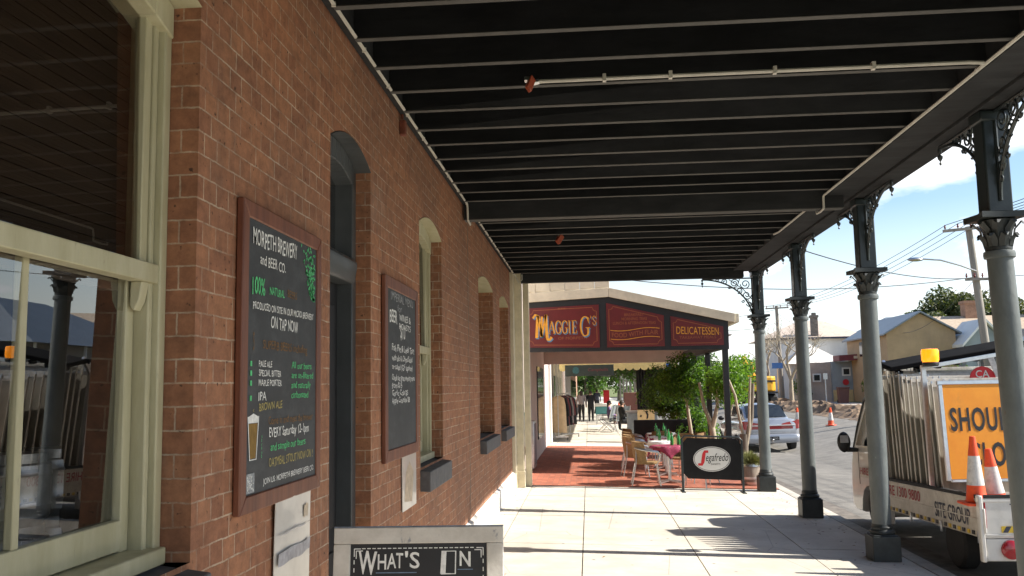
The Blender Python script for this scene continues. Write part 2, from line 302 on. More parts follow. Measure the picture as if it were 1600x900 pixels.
# ---------------------------------------------------------------- mesh builder
class MB:
    def __init__(s): s.v = []; s.f = []; s.mi = []
    def add(s, vs, fs, mi=0):
        o = len(s.v); s.v += [tuple(v) for v in vs]; s.f += [tuple(i+o for i in f) for f in fs]; s.mi += [mi]*len(fs); return s
    def box(s, x0, x1, y0, y1, z0, z1, mi=0):
        v = [(x, y, z) for z in (z0, z1) for y in (y0, y1) for x in (x0, x1)]
        return s.add(v, [(0, 2, 3, 1), (4, 5, 7, 6), (0, 1, 5, 4), (2, 6, 7, 3), (0, 4, 6, 2), (1, 3, 7, 5)], mi)
    def obox(s, c, ax, ay, az, mi=0):     # centre and three half-axis vectors
        c, ax, ay, az = Vector(c), Vector(ax), Vector(ay), Vector(az)
        v = [c+i*ax+j*ay+k*az for k in (-1, 1) for j in (-1, 1) for i in (-1, 1)]
        return s.add(v, [(0, 2, 3, 1), (4, 5, 7, 6), (0, 1, 5, 4), (2, 6, 7, 3), (0, 4, 6, 2), (1, 3, 7, 5)], mi)
    def bar(s, p0, p1, w, h, mi=0, up=(0, 0, 1)):
        p0, p1 = Vector(p0), Vector(p1); d = p1-p0; u = Vector(up)
        if d.normalized().cross(u).length < .01: u = Vector((1, 0, 0))
        side = d.cross(u).normalized(); u2 = side.cross(d).normalized()
        return s.obox((p0+p1)/2, d/2, side*w/2, u2*h/2, mi)
    def cone(s, p0, p1, r0, r1, n=12, mi=0, caps=True):
        p0, p1 = Vector(p0), Vector(p1); d = (p1-p0).normalized()
        a = d.cross(Vector((0, 0, 1))) if abs(d.z) < .95 else d.cross(Vector((1, 0, 0))); a.normalize(); b = d.cross(a)
        v = []
        for p, r in ((p0, r0), (p1, r1)):
            for k in range(n): t = 2*PI*k/n; v.append(p+(a*math.cos(t)+b*math.sin(t))*r)
        f = [(k, (k+1) % n, n+(k+1) % n, n+k) for k in range(n)]
        if caps: f += [tuple(range(n-1, -1, -1)), tuple(range(n, 2*n))]
        return s.add(v, f, mi)
    def tube(s, path, r, n=6, mi=0, caps=True):
        P = [Vector(p) for p in path]; rr = r if isinstance(r, (list, tuple)) else [r]*len(P)
        v = []; prev = None
        for i, p in enumerate(P):
            d = (P[min(i+1, len(P)-1)]-P[max(i-1, 0)]).normalized()
            if prev is None: a = d.cross(Vector((0, 0, 1))) if abs(d.z) < .9 else d.cross(Vector((1, 0, 0)))
            else: a = prev-d*prev.dot(d)
            a.normalize(); prev = a; b = d.cross(a)
            for k in range(n): t = 2*PI*k/n; v.append(p+(a*math.cos(t)+b*math.sin(t))*rr[i])
        f = [(i*n+k, i*n+(k+1) % n, (i+1)*n+(k+1) % n, (i+1)*n+k) for i in range(len(P)-1) for k in range(n)]
        if caps: f += [tuple(range(n-1, -1, -1)), tuple(range((len(P)-1)*n, len(P)*n))]
        return s.add(v, f, mi)
    def lathe(s, prof, c=(0, 0, 0), n=20, mi=0, sx=1, sy=1):
        v = []; c = Vector(c)
        for r, z in prof:
            for k in range(n): t = 2*PI*k/n; v.append((c.x+r*math.cos(t)*sx, c.y+r*math.sin(t)*sy, c.z+z))
        m = len(prof)
        f = [(i*n+k, i*n+(k+1) % n, (i+1)*n+(k+1) % n, (i+1)*n+k) for i in range(m-1) for k in range(n)]
        f += [tuple(range(n-1, -1, -1)), tuple(range((m-1)*n, m*n))]
        return s.add(v, f, mi)
    def prism(s, poly, ext, mi=0):
        P = [Vector(p) for p in poly]; e = Vector(ext); n = len(P)
        v = P+[p+e for p in P]
        f = [tuple(range(n-1, -1, -1)), tuple(range(n, 2*n))]+[(k, (k+1) % n, n+(k+1) % n, n+k) for k in range(n)]
        return s.add(v, f, mi)
    def poly(s, pts, mi=0): return s.add(pts, [tuple(range(len(pts)))], mi)
    def ball(s, c, rx, ry, rz, n=12, m=8, mi=0):
        prof = [(max(1e-4, math.sin(PI*i/m)), -math.cos(PI*i/m)) for i in range(m+1)]
        v = []; 
        for r, z in prof:
            for k in range(n): t = 2*PI*k/n; v.append((c[0]+rx*r*math.cos(t), c[1]+ry*r*math.sin(t), c[2]+rz*z))
        f = [(i*n+k, i*n+(k+1) % n, (i+1)*n+(k+1) % n, (i+1)*n+k) for i in range(m) for k in range(n)]
        return s.add(v, f, mi)
    def leaves(s, c, rad, n, size, rng, mats=3, fill=.35, up=.3):
        for _ in range(n):
            while True:
                d = Vector((rng.uniform(-1, 1), rng.uniform(-1, 1), rng.uniform(-1, 1)))
                if .05 < d.length < 1: break
            d = d.normalized()*(fill+(1-fill)*rng.random()**.5)
            p = Vector((c[0]+d.x*rad[0], c[1]+d.y*rad[1], c[2]+d.z*rad[2]))
            nrm = (d.normalized()*.7+Vector((rng.gauss(0, .6), rng.gauss(0, .6), rng.gauss(0, .6)+up))).normalized()
            t = nrm.cross(Vector((rng.gauss(0, 1), rng.gauss(0, 1), rng.gauss(0, 1)))).normalized(); b = nrm.cross(t)
            L = size*rng.uniform(.6, 1.35); w = L*.45
            s.add([p-t*L*.5, p-b*w*.5+nrm*.1*L, p+t*L*.5, p+b*w*.5+nrm*.1*L], [(0, 1, 2), (0, 2, 3)], rng.randrange(mats))
        return s
    def bounds(s): return s
    def build(s, name, mats, parent=None, world=True, bevel=0, smooth=True, ang=35, seg=2):
        off = Vector((0, 0, 0))
        if parent is not None and world:
            r = parent
            while r.parent: r = r.parent
            off = Vector(r.location)
        me = bpy.data.meshes.new(name)
        me.from_pydata([tuple(Vector(v)-off) for v in s.v], [], s.f)
        if not isinstance(mats, (list, tuple)): mats = [mats]
        for m in mats: me.materials.append(M[m] if isinstance(m, str) else m)
        if len(mats) > 1: me.polygons.foreach_set('material_index', s.mi)
        if smooth:
            me.polygons.foreach_set('use_smooth', [True]*len(me.polygons)); me.set_sharp_from_angle(angle=R(ang))
        me.update()
        o = bpy.data.objects.new(name, me); COL.objects.link(o)
        if parent is not None: o.parent = parent
        if bevel:
            b = o.modifiers.new('bevel', 'BEVEL'); b.width = bevel; b.segments = seg; b.limit_method = 'ANGLE'; b.angle_limit = R(40)
        return o
def tag(o, label=None, cat=None, group=None, kind=None):
    if label: o['label'] = label
    if cat: o['category'] = cat
    if group: o['group'] = group
    if kind: o['kind'] = kind
    return o
def thing(name, label, cat, loc=(0, 0, 0), rz=0, group=None):
    o = bpy.data.objects.new(name, None); COL.objects.link(o); o.location = loc; o.rotation_euler = (0, 0, rz); o.empty_display_size = .2
    return tag(o, label, cat, group)
KIDS = {}
def children(o): return [c for c in COL.objects if c.parent is o]
def copy_tree(o, parent=None):
    c = o.copy(); COL.objects.link(c)
    if parent is not None: c.parent = parent
    for ch in list(o.children): copy_tree(ch, c)
    return c
def dup(o, loc, rz=0, label=None):
    c = copy_tree(o); c.location = loc; c.rotation_euler = (0, 0, rz)
    if label: c['label'] = label
    return c
# ---- lettering: glyph outlines of the built-in font turned into mesh and laid on a plane
_tc = {}
def glyphs(st, bold=0, spacing=1.0):
    key = (st, bold, spacing)
    if key in _tc: return _tc[key]
    cu = bpy.data.curves.new('t', 'FONT'); cu.body = st; cu.size = 1; cu.offset = bold; cu.resolution_u = 3; cu.space_character = spacing
    ob = bpy.data.objects.new('t', cu)
    me = bpy.data.meshes.new_from_object(ob)
    v = [tuple(x.co) for x in me.vertices]; f = [tuple(p.vertices) for p in me.polygons]
    bpy.data.objects.remove(ob); bpy.data.curves.remove(cu); bpy.data.meshes.remove(me)
    _tc[key] = (v, f); return v, f
def text(mb, st, o, ux, uy, h, width=None, mi=0, align='l', bold=0, wob=0, shear=0, lift=.003, spacing=1.0, arc=None):
    """o: left/centre baseline point, ux right, uy up (unit), h cap height"""
    v, f = glyphs(st, bold, spacing)
    if not v: return
    x0 = min(p[0] for p in v); x1 = max(p[0] for p in v); sc = h/.69
    w = (x1-x0)*sc; kx = width/w if width else 1; W_ = w*kx
    ox = {'l': 0, 'c': -W_/2, 'r': -W_}[align]
    o, ux, uy = Vector(o), Vector(ux), Vector(uy); n = ux.cross(uy)
    ph = rnd.uniform(0, 6)
    P = []
    for p in v:
        x = (p[0]-x0)*sc*kx+ox; y = p[1]*sc
        if wob:
            y += wob*h*(math.sin(x/h*1.7+ph)+.6*math.sin(x/h*4.1+ph*2)); x += wob*h*math.sin(x/h*3.3+ph)*.8
        x += shear*y
        if arc: y += arc(x)
        P.append(o+ux*x+uy*y+n*lift)
    mb.add(P, f, mi)
YV = Vector((0, 1, 0)); XV = Vector((1, 0, 0)); ZV = Vector((0, 0, 1))
def stroke(mb, pts, w, n, mi=0, lift=.003):   # flat ribbon through points lying in a plane with normal n
    P = [Vector(p) for p in pts]; n = Vector(n); v = []
    ww = w if isinstance(w, (list, tuple)) else [w]*len(P)
    for i, p in enumerate(P):
        d = (P[min(i+1, len(P)-1)]-P[max(i-1, 0)]).normalized(); s_ = n.cross(d)
        v += [p+s_*ww[i]/2+n*lift, p-s_*ww[i]/2+n*lift]
    mb.add(v, [(2*i, 2*i+1, 2*i+3, 2*i+2) for i in range(len(P)-1)], mi)

# ================================================================ SETTING
def pavz(x): return -.025*x
def road_z(x, y=20):
    near = -.185+(-.33+.185)*min(1, max(0, (y-16)/12)) if y < 45 else -.25
    P = [(5.2, near), (7.7, near-.01), (9.3, -.08), (10.9, .17), (13.5, .40), (30, .55)]
    for (a, za), (b, zb) in zip(P, P[1:]):
        if x <= b: return za+(zb-za)*max(0, x-a)/(b-a)
    return P[-1][1]
mb = MB(); mb.box(-400, 900, -200, 1500, -1.2, -.75)
tag(mb.build('ground', 'grass_ground', smooth=False), kind='structure')
# concrete slabs with open joints over a dark bed
mb = MB(); xs = [0.002, .33, 1.32, 2.605, 3.9, 4.93]; ys = [-3, -.6, 1.8, 4.2, 6.55, 8.9, 11.28, 13.7, 16.1, 17.66]
g = .006
for a, b in zip(xs, xs[1:]):
    for c, d in zip(ys, ys[1:]):
        x0, x1, y0, y1 = a+g, b-g, c+g, d-g; j = rnd.uniform(-.002, .002)
        v = [(x0, y0, pavz(x0)+j), (x1, y0, pavz(x1)+j), (x1, y1, pavz(x1)+j), (x0, y1, pavz(x0)+j)]
        mb.prism([(p[0], p[1], p[2]-.1) for p in v], (0, 0, .1))
mb.prism([(-.0, -3, -.13), (4.93, -3, -.24), (4.93, 17.7, -.24), (0, 17.7, -.13)], (0, 0, .112), 1)
tag(mb.build('pavement', ['concrete', 'concrete_dark'], smooth=False), kind='structure')
mb = MB(); mb.prism([(-.6, 17.7, -.2), (4.93, 17.7, -.3), (4.93, 29.4, -.3), (-.6, 29.4, -.2)], (0, 0, .2-.0))
for i, p in enumerate(mb.v):
    mb.v[i] = (p[0], p[1], pavz(p[0])+.012 if i >= 4 else p[2])
tag(mb.build('tiled_paving', 'paver', smooth=False), kind='structure')
mb = MB()
for c, d in zip([29.42+2.4*i for i in range(60)], [29.42+2.4*(i+1) for i in range(60)]):
    for a, b in zip([-3, .33, 1.32, 2.6, 3.9], [.33, 1.32, 2.6, 3.9, 4.93]):
        mb.prism([(a+g, c+g, pavz(a)-.1), (b-g, c+g, pavz(b)-.1), (b-g, d-g, pavz(b)-.1), (a+g, d-g, pavz(a)-.1)], (0, 0, .1))
mb.prism([(-3, 29.4, -.13), (4.93, 29.4, -.24), (4.93, 173, -.24), (-3, 173, -.13)], (0, 0, .11), 1)
tag(mb.build('pavement', ['concrete', 'concrete_dark'], smooth=False), kind='structure')
mb = MB()
y = -3
while y < 60:
    L = rnd.uniform(.9, 1.3); mb.prism([(4.94, y+.006, -.45), (5.13, y+.006, -.45), (5.16, y+.006, -.16), (5.11, y+.006, pavz(5.0)), (4.94, y+.006, pavz(4.94))], (0, L-.012, 0)); y += L
mb.box(4.94, 5.14, 60, 170, -.45, -.13)
for y0, y1 in ((-3, 16), (16, 20), (20, 24), (24, 28), (28, 60)): mb.add([(5.13, y0, road_z(5.2, y0)+.006), (5.48, y0, road_z(5.4, y0)+.006), (5.48, y1, road_z(5.4, y1)+.006), (5.13, y1, road_z(5.2, y1)+.006)], [(0, 1, 2, 3)], 1)
tag(mb.build('kerb', ['kerbstone', 'concrete_dark'], bevel=0), kind='structure')
mb = MB(); X = [5.3, 6.5, 7.7, 8.5, 9.3, 10.1, 10.9, 12.2, 13.5]; Y = [-25, 0, 16, 20, 24, 28, 34, 40, 50, 60, 80, 110, 180]
for j in range(len(Y)-1):
    for i in range(len(X)-1):
        mb.add([(X[i], Y[j], road_z(X[i], Y[j])), (X[i+1], Y[j], road_z(X[i+1], Y[j])), (X[i+1], Y[j+1], road_z(X[i+1], Y[j+1])), (X[i], Y[j+1], road_z(X[i], Y[j+1]))], [(0, 1, 2, 3)])
tag(mb.build('road', 'asphalt', ang=60), kind='structure')
# far side: broken-up kerb and spoil, verge, footpath
mb = MB(); rr = random.Random(3); nx, ny = 16, 260
hh = [[0]*(ny+1) for _ in range(nx+1)]
for i in range(nx+1):
    for j in range(ny+1):
        x = 12.2+3.4*i/nx; yy = 26+52*j/ny
        e = min(1, min(i, nx-i)/3)
        h = .03+e*(.07+.16*math.sin(yy*.9+x)*math.sin(yy*.37)+.13*rr.random()+.12*math.sin(x*4+yy*2.3))
        hh[i][j] = (x+rr.uniform(-.06, .06), yy+rr.uniform(-.06, .06), road_z(x)-.02+max(-.03, h))
for i in range(nx):
    for j in range(ny): mb.add([hh[i][j], hh[i+1][j], hh[i+1][j+1], hh[i][j+1]], [(0, 1, 2, 3)])
tag(mb.build('dirt_trench', 'dirt', smooth=False), kind='structure')
mb = MB(); mb.add([(13.5, -25, .40), (17.2, -25, .45), (17.2, 180, .45), (13.5, 180, .40)], [(0, 1, 2, 3)])
mb.add([(19.4, -25, .45), (200, -25, .6), (200, 400, .6), (19.4, 400, .45)], [(0, 1, 2, 3)])
tag(mb.build('grass_verge', 'grass_ground'), kind='structure')
mb = MB(); mb.box(17.2, 19.4, -25, 180, .2, .47)
tag(mb.build('footpath', 'footpath'), kind='structure')
mb = MB(); mb.add([(-300, 170, -.1), (200, 170, -.1), (300, 900, 2), (-400, 900, 2)], [(0, 1, 2, 3)])
tag(mb.build('terrain', 'grass_ground'), kind='structure')

# ================================================================ PUB
pub = thing('pub_building', 'two storey red brick pub along the left with arched windows, dark door and white plinth', 'building', (0, 0, 0))
ZS, RISE, WT = 3.32, .11, 4.32
OPEN = [(1.78, 3.24, 1.25), (5.0, 5.97, 0.0), (7.75, 8.96, 1.19), (12.1, 13.95, 1.19), (15.0, 16.6, 1.19)]
OPEN[3] = (12.05, 13.9, 1.19); OPEN[4] = (14.95, 16.6, 1.19)
def arch(y0, y1, n=10): return [(y0+(y1-y0)*k/n, ZS+RISE*(1-(2*k/n-1)**2)) for k in range(n+1)]
mb = MB(); DEP = .22
yp = -3
for k_, (y0, y1, z0) in enumerate(OPEN):
    DEP = .22 if k_ < 3 else .36
    mb.poly([(0, yp, 0), (0, y0, 0), (0, y0, WT), (0, yp, WT)])
    if z0 > 0: mb.poly([(0, y0, 0), (0, y1, 0), (0, y1, z0), (0, y0, z0)])
    A = arch(y0, y1)
    for (a, za), (b, zb) in zip(A, A[1:]): mb.poly([(0, a, za), (0, b, zb), (0, b, WT), (0, a, WT)])
    zb_ = max(z0, .0)
    mb.poly([(0, y0, zb_), (0, y0, ZS), (-DEP, y0, ZS), (-DEP, y0, zb_)])
    mb.poly([(0, y1, zb_), (-DEP, y1, zb_), (-DEP, y1, ZS), (0, y1, ZS)])
    yp = y1
mb.poly([(0, yp, 0), (0, 17.02, 0), (0, 17.02, WT), (0, yp, WT)])
mb.poly([(0, -3, WT), (0, 17.02, WT), (0, 17.02, 8.5), (0, -3, 8.5)])
mb.box(-9, -.0, -3.3, -3.0, 0, 8.5); mb.box(-9, -.02, 17.02, 17.3, 0, 8.5); mb.box(-9.2, -9, -3, 17.3, 0, 8.5); mb.box(-9.2, 0, -3.3, 17.3, 8.5, 8.7)
mb.build('wall', 'brick', pub, smooth=False)
# arch soffits are painted
for k, (y0, y1, z0) in enumerate(OPEN):
    mb = MB(); A = arch(y0, y1); DEP = .22 if k < 3 else .36
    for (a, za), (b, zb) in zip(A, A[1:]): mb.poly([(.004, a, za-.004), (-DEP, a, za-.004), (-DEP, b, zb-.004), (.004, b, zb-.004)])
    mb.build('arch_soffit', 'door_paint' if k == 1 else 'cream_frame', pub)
mb = MB()
for a, b in ((-3, 4.98), (5.99, 17.3)):
    mb.prism([(.0, a, 0), (.045, a, -.02), (.045, a, .285), (0.0, a, .31)], (0, b-a, 0))
mb.build('plinth', 'plinth_white', pub)
mb = MB(); mb.box(-.01, .003, 10.975, 10.99, .3, 4.3); mb.build('expansion_joint', 'concrete_dark', pub)
# white pilasters that end the pub
mb = MB(); mb.box(-.3, .19, 17.32, 17.62, .0, 4.6); mb.box(.0, .21, 17.3, 17.64, 0, .3)
mb.box(.205, .32, 17.5, 17.66, 0, 4.6); mb.box(-.05, .06, 17.03, 17.31, 0, 4.6)
mb.build('pilaster', 'cream', pub, bevel=.008)
# room behind the windows
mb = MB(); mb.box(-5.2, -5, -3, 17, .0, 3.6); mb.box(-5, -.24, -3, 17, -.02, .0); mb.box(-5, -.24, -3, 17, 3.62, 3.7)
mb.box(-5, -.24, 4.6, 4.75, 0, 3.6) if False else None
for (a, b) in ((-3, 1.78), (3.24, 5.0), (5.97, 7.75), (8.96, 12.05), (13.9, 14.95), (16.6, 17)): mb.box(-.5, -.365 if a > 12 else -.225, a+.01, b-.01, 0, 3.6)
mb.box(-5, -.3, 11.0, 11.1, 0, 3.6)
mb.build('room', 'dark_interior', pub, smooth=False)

def sash_window(y0, y1, z0, mull=True, blind=True, xf=-.115, grow=1.0):
    """timber double-hung window set in an arched opening"""
    jw = .055
    f = MB()
    f.box(xf-.1, xf+.02, y0+.003, y0+jw, z0, ZS-.01); f.box(xf-.1, xf+.02, y1-jw, y1-.003, z0, ZS-.01)
    f.box(xf-.1, xf-.004, y0+.003+jw, y0+jw+.035, z0+.02, ZS-.02); f.box(xf-.1, xf-.004, y1-jw-.035, y1-jw-.003, z0+.02, ZS-.02)
    A = arch(y0+.01, y1-.01)
    for (a, za), (b, zb) in zip(A, A[1:]):
        f.prism([(xf-.1, a, za-.006), (xf-.1, b, zb-.006), (xf-.1, b, zb-.13), (xf-.1, a, za-.13)], (.13, 0, 0))
    f.box(xf-.1, xf+.05, y0+.02, y1-.02, z0, z0+.06)
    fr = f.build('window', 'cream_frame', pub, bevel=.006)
    ya, yb = y0+.095, y1-.095; zm = z0+1.0
    up = MB()      # upper sash
    up.box(xf-.05, xf-.012, ya, ya+.05, zm, ZS+.02); up.box(xf-.05, xf-.012, yb-.05, yb, zm, ZS+.02); up.box(xf-.05, xf+.012, ya-.05, yb+.05, zm, zm+.07); up.box(xf-.05, xf-.012, ya, yb, ZS-.03, ZS+.06)
    # horns under the meeting rail
    for yy in (ya+.002, yb-.052): up.prism([(xf+.0, yy, zm), (xf-.045, yy, zm), (xf-.045, yy, zm-.09), (xf-.03, yy, zm-.105), (xf-.012, yy, zm-.07)], (0, .05, 0))
    us = up.build('sash', 'cream_frame', fr, bevel=.004)
    lo = MB()
    lo.box(xf-.09, xf-.055, ya, ya+.055, z0+.06, zm+.05); lo.box(xf-.09, xf-.055, yb-.055, yb, z0+.06, zm+.05)
    lo.box(xf-.09, xf-.055, ya+.05, yb-.05, z0+.065, z0+.17)
    if mull: lo.box(xf-.085, xf-.057, (ya+yb)/2-.016, (ya+yb)/2+.016, z0+.17, zm+.01)
    lo.build('sash', 'cream_frame', fr, bevel=.004)
    p = MB(); 
    for xa, za, zb, PT in ((xf-.034, zm+.05, ZS, -.012), (xf-.0735, z0+.15, zm+.02, .024)):      # old sashes hang a touch out of true
        p = MB(); q0 = len(p.v); p.box(xa, xa+.004, ya+.03, yb-.03, za, zb)
        for q in range(q0, len(p.v)): v = p.v[q]; p.v[q] = (v[0]+PT*(v[2]-(za+zb)/2), v[1], v[2])
        p.build('pane', 'glass_screen' if za > 2 else 'glass', fr)
    if blind:
        b = MB()
        for k in range(22):
            zz = zm+.04+k*(ZS-zm)/22; b.box(xf-.105, xf-.10, ya-.03, yb+.03, zz, zz+(ZS-zm)/22-.004)
        b.box(xf-.118, xf-.10, ya-.03, yb+.03, zm-.03, zm+.035); b.build('blind', 'blind', fr)
    s_ = MB(); s_.prism([(xf-.02, y0-.0+.004, z0-.004), (.09, y0-.02, z0-.03), (.09, y0-.02, z0-.2), (xf-.02, y0+.004, z0-.19)], (0, y1-y0+.0, 0))
    s_.v = [(p[0], p[1], p[2]) for p in s_.v]
    s_.build('sill', 'sill_grey', fr, bevel=.006)
for k, (y0, y1, z0) in enumerate(OPEN):
    if k != 1: sash_window(y0, y1, z0, mull=(k == 0 or k == 2), xf=-.13 if k < 3 else -.26)
# door
y0, y1, _ = OPEN[1]
mb = MB(); X0, X1 = -.2, -.1
mb.box(X0-.05, X1, y0+.004, y0+.1, 0, ZS); mb.box(X0-.05, X1, y1-.1, y1-.004, 0, ZS)
mb.prism([(X0-.05, y0+.08, 2.55), (X1+.0, y0+.08, 2.55), (X1+.015, y0+.08, 2.57), (X1+.03, y0+.08, 2.66), (X1+.03, y0+.08, 2.69), (X1+.0, y0+.08, 2.72), (X0-.05, y0+.08, 2.72)], (0, y1-y0-.16, 0))
A = arch(y0+.01, y1-.01)
for (a, za), (b, zb) in zip(A, A[1:]): mb.prism([(X0-.05, a, za-.006), (X0-.05, b, zb-.006), (X0-.05, b, zb-.14), (X0-.05, a, za-.14)], (.15, 0, 0))
dr = mb.build('door', 'door_paint', pub, bevel=.006)
mb = MB(); mb.box(X0-.03, X0+.0, y0+.1, y1-.1, .02, 2.55)
for (a, b) in ((.25, .85), (1.0, 2.4)):
    for yy in (y0+.2, y0+.53): mb.box(X0, X0+.015, yy, yy+.24, a, b)
mb.build('door_leaf', 'sign_black', dr, bevel=.006)
mb = MB(); mb.box(X0-.02, X0-.015, y0+.1, y1-.1, 2.72, 3.3); mb.build('pane', 'glass_dim', dr)
mb = MB(); mb.ball((X0+.04, y0+.17, 1.02), .03, .03, .03); mb.build('handle', 'steel', dr)
mb = MB(); mb.box(-.25, .02, y0+.004, y1-.004, 0, .05); mb.build('door_step', 'sill_grey', dr)
# a red bell box and its hanger on the wall by the ceiling
mb = MB(); mb.box(.001, .05, 6.92, 6.98, 3.85, 3.97); mb.box(.01, .03, 6.94, 6.96, 3.98, 4.25)
tag(mb.build('alarm_box', 'rust', bevel=.008), 'small rusty red box on a thin rod high on the brick wall', 'box')

# ================================================================ VERANDAH
ver = thing('verandah', 'dark timber street verandah on slender grey green iron columns with lace brackets', 'verandah', (4.65, 10.7, -.116))
CY = [3.95, 7.33, 10.70, 14.05, 17.42]
mb = MB(); nb = 44
for k in range(nb):
    a = .02+k*4.8/nb; b = .02+(k+1)*4.8/nb; mb.box(a+.002, b-.002, -3, 17.6, 4.262, 4.30)
mb.build('ceiling', 'dark_paint', ver, smooth=False)
mb = MB(); mb.box(0.003, .06, -3, 17.5, 4.02, 4.262); mb.build('ledger', 'dark_paint', ver, bevel=.005)
ja = [4.83+.492*i for i in range(-14, 12)]
ja = [y for y in ja if y < 10.35]+[11.12+.53*i for i in range(12)]
for y in ja:
    j = MB(); dy = rnd.uniform(-.012, .012)
    q0 = len(j.v); j.box(.062, 4.22, y-.028+dy, y+.028+dy, 3.994, 4.262); ta, tb = rnd.uniform(-.008, .008), rnd.uniform(-.008, .008)
    for q in range(q0, len(j.v)):
        p = j.v[q]; j.v[q] = (p[0], p[1]+(ta if p[0] < 1 else tb)*(4.262-p[2])*4, p[2]); jo = j.build('joist', 'dark_paint', ver)
    e = MB(); e.prism([(.064, y-.0275+dy+ta, 3.986), (4.2, y-.0275+dy+tb, 3.986), (4.2, y+.0275+dy+tb, 3.986), (.064, y+.0275+dy+ta, 3.986)], (0, 0, .0078)); e.build('lit_underside_tone', 'lit_underside_tone', jo, bevel=.004)  # thin strip added under each joist to carry the painted-in ground light
for y, zb in ((10.62, 3.83), (17.42, 3.85), (3.95, 3.83)):
    b = MB(); b.box(.02, 4.4, y-.08, y+.08, zb+.01, 4.262)
    bo = b.build('cross_beam', 'dark_paint', ver, bevel=.006)
    e = MB(); e.box(.02, 4.4, y-.079, y+.079, zb, zb+.0095); e.build('beam_underside', 'lit_underside_tone' if y < 15 else 'dark_paint', bo, bevel=.006)  # nearer beams get the same painted-in light underneath, the far one stays dark
mb = MB(); mb.box(4.205, 4.52, -3, 17.55, 3.975, 4.262); mb.box(4.525, 4.78, -3, 17.56, 3.95, 4.40); mb.box(4.785, 4.86, -3, 17.57, 4.06, 4.5)
mb.build('fascia_beam', 'dark_paint', ver, bevel=.008)
def bracket(dirv, zt=3.945, w=.92, h=.72, x=4.65, y=0):
    b = MB(); d = Vector(dirv); o = Vector((x, y, 0))+d*.1
    def P(s_, z_): return o+d*s_+Vector((0, 0, zt-z_))
    n = d.cross(ZV)
    arc_ = [P(w*(1-math.cos(t))*1.0, h*(1-math.sin(t)*.97)) for t in [PI/2*k/16 for k in range(17)]]
    b.tube(arc_, .016, 6)
    b.tube([P(0, .0), P(0, h)], .014, 6); b.tube([P(0, .012), P(w, .012)], .014, 6)
    def spiral(cx, cz, r, turns, a0, sgn=1, th=.0095):
        pts = []
        for k in range(int(18*turns)+1):
            t = k/18*2*PI; q = r*(1-.78*k/(18*turns)); pts.append(P(cx+q*math.cos(a0+sgn*t), cz+q*math.sin(a0+sgn*t)))
        b.tube(pts, th, 5)
    for (cx, cz, r, tn, a0, sg) in ((.12, .11, .095, 1.6, 0, 1), (.10, .30, .085, 1.5, PI, -1), (.06, .45, .055, 1.3, 0, 1), (.32, .09, .08, 1.6, PI, 1), (.50, .065, .055, 1.4, 0, -1), (.235, .22, .06, 1.4, 1, 1), (.035, .56, .034, 1.2, PI, 1), (.64, .045, .035, 1.2, PI, 1), (.41, .155, .035, 1.2, 0, 1), (.17, .40, .03, 1.1, 0, 1)):
        spiral(cx*w/.92, cz*h/.72, r, tn, a0, sg)
    b.tube([P(.0, .38*h/.72), P(.16, .22), P(.42, .03)], .0085, 5); b.tube([P(0, .52*h/.72), P(.08, .42), P(.2, .34)], .008, 5); b.tube([P(.22, .02), P(.27, .16), P(.38, .2)], .008, 5)
    # drop pendant at the tip
    e = P(w, .02); b.lathe([(.004, -.15), (.013, -.135), (.004, -.115), (.022, -.09), (.026, -.07), (.006, -.05), (.018, -.03), (.018, 0)], e, 8)
    return b
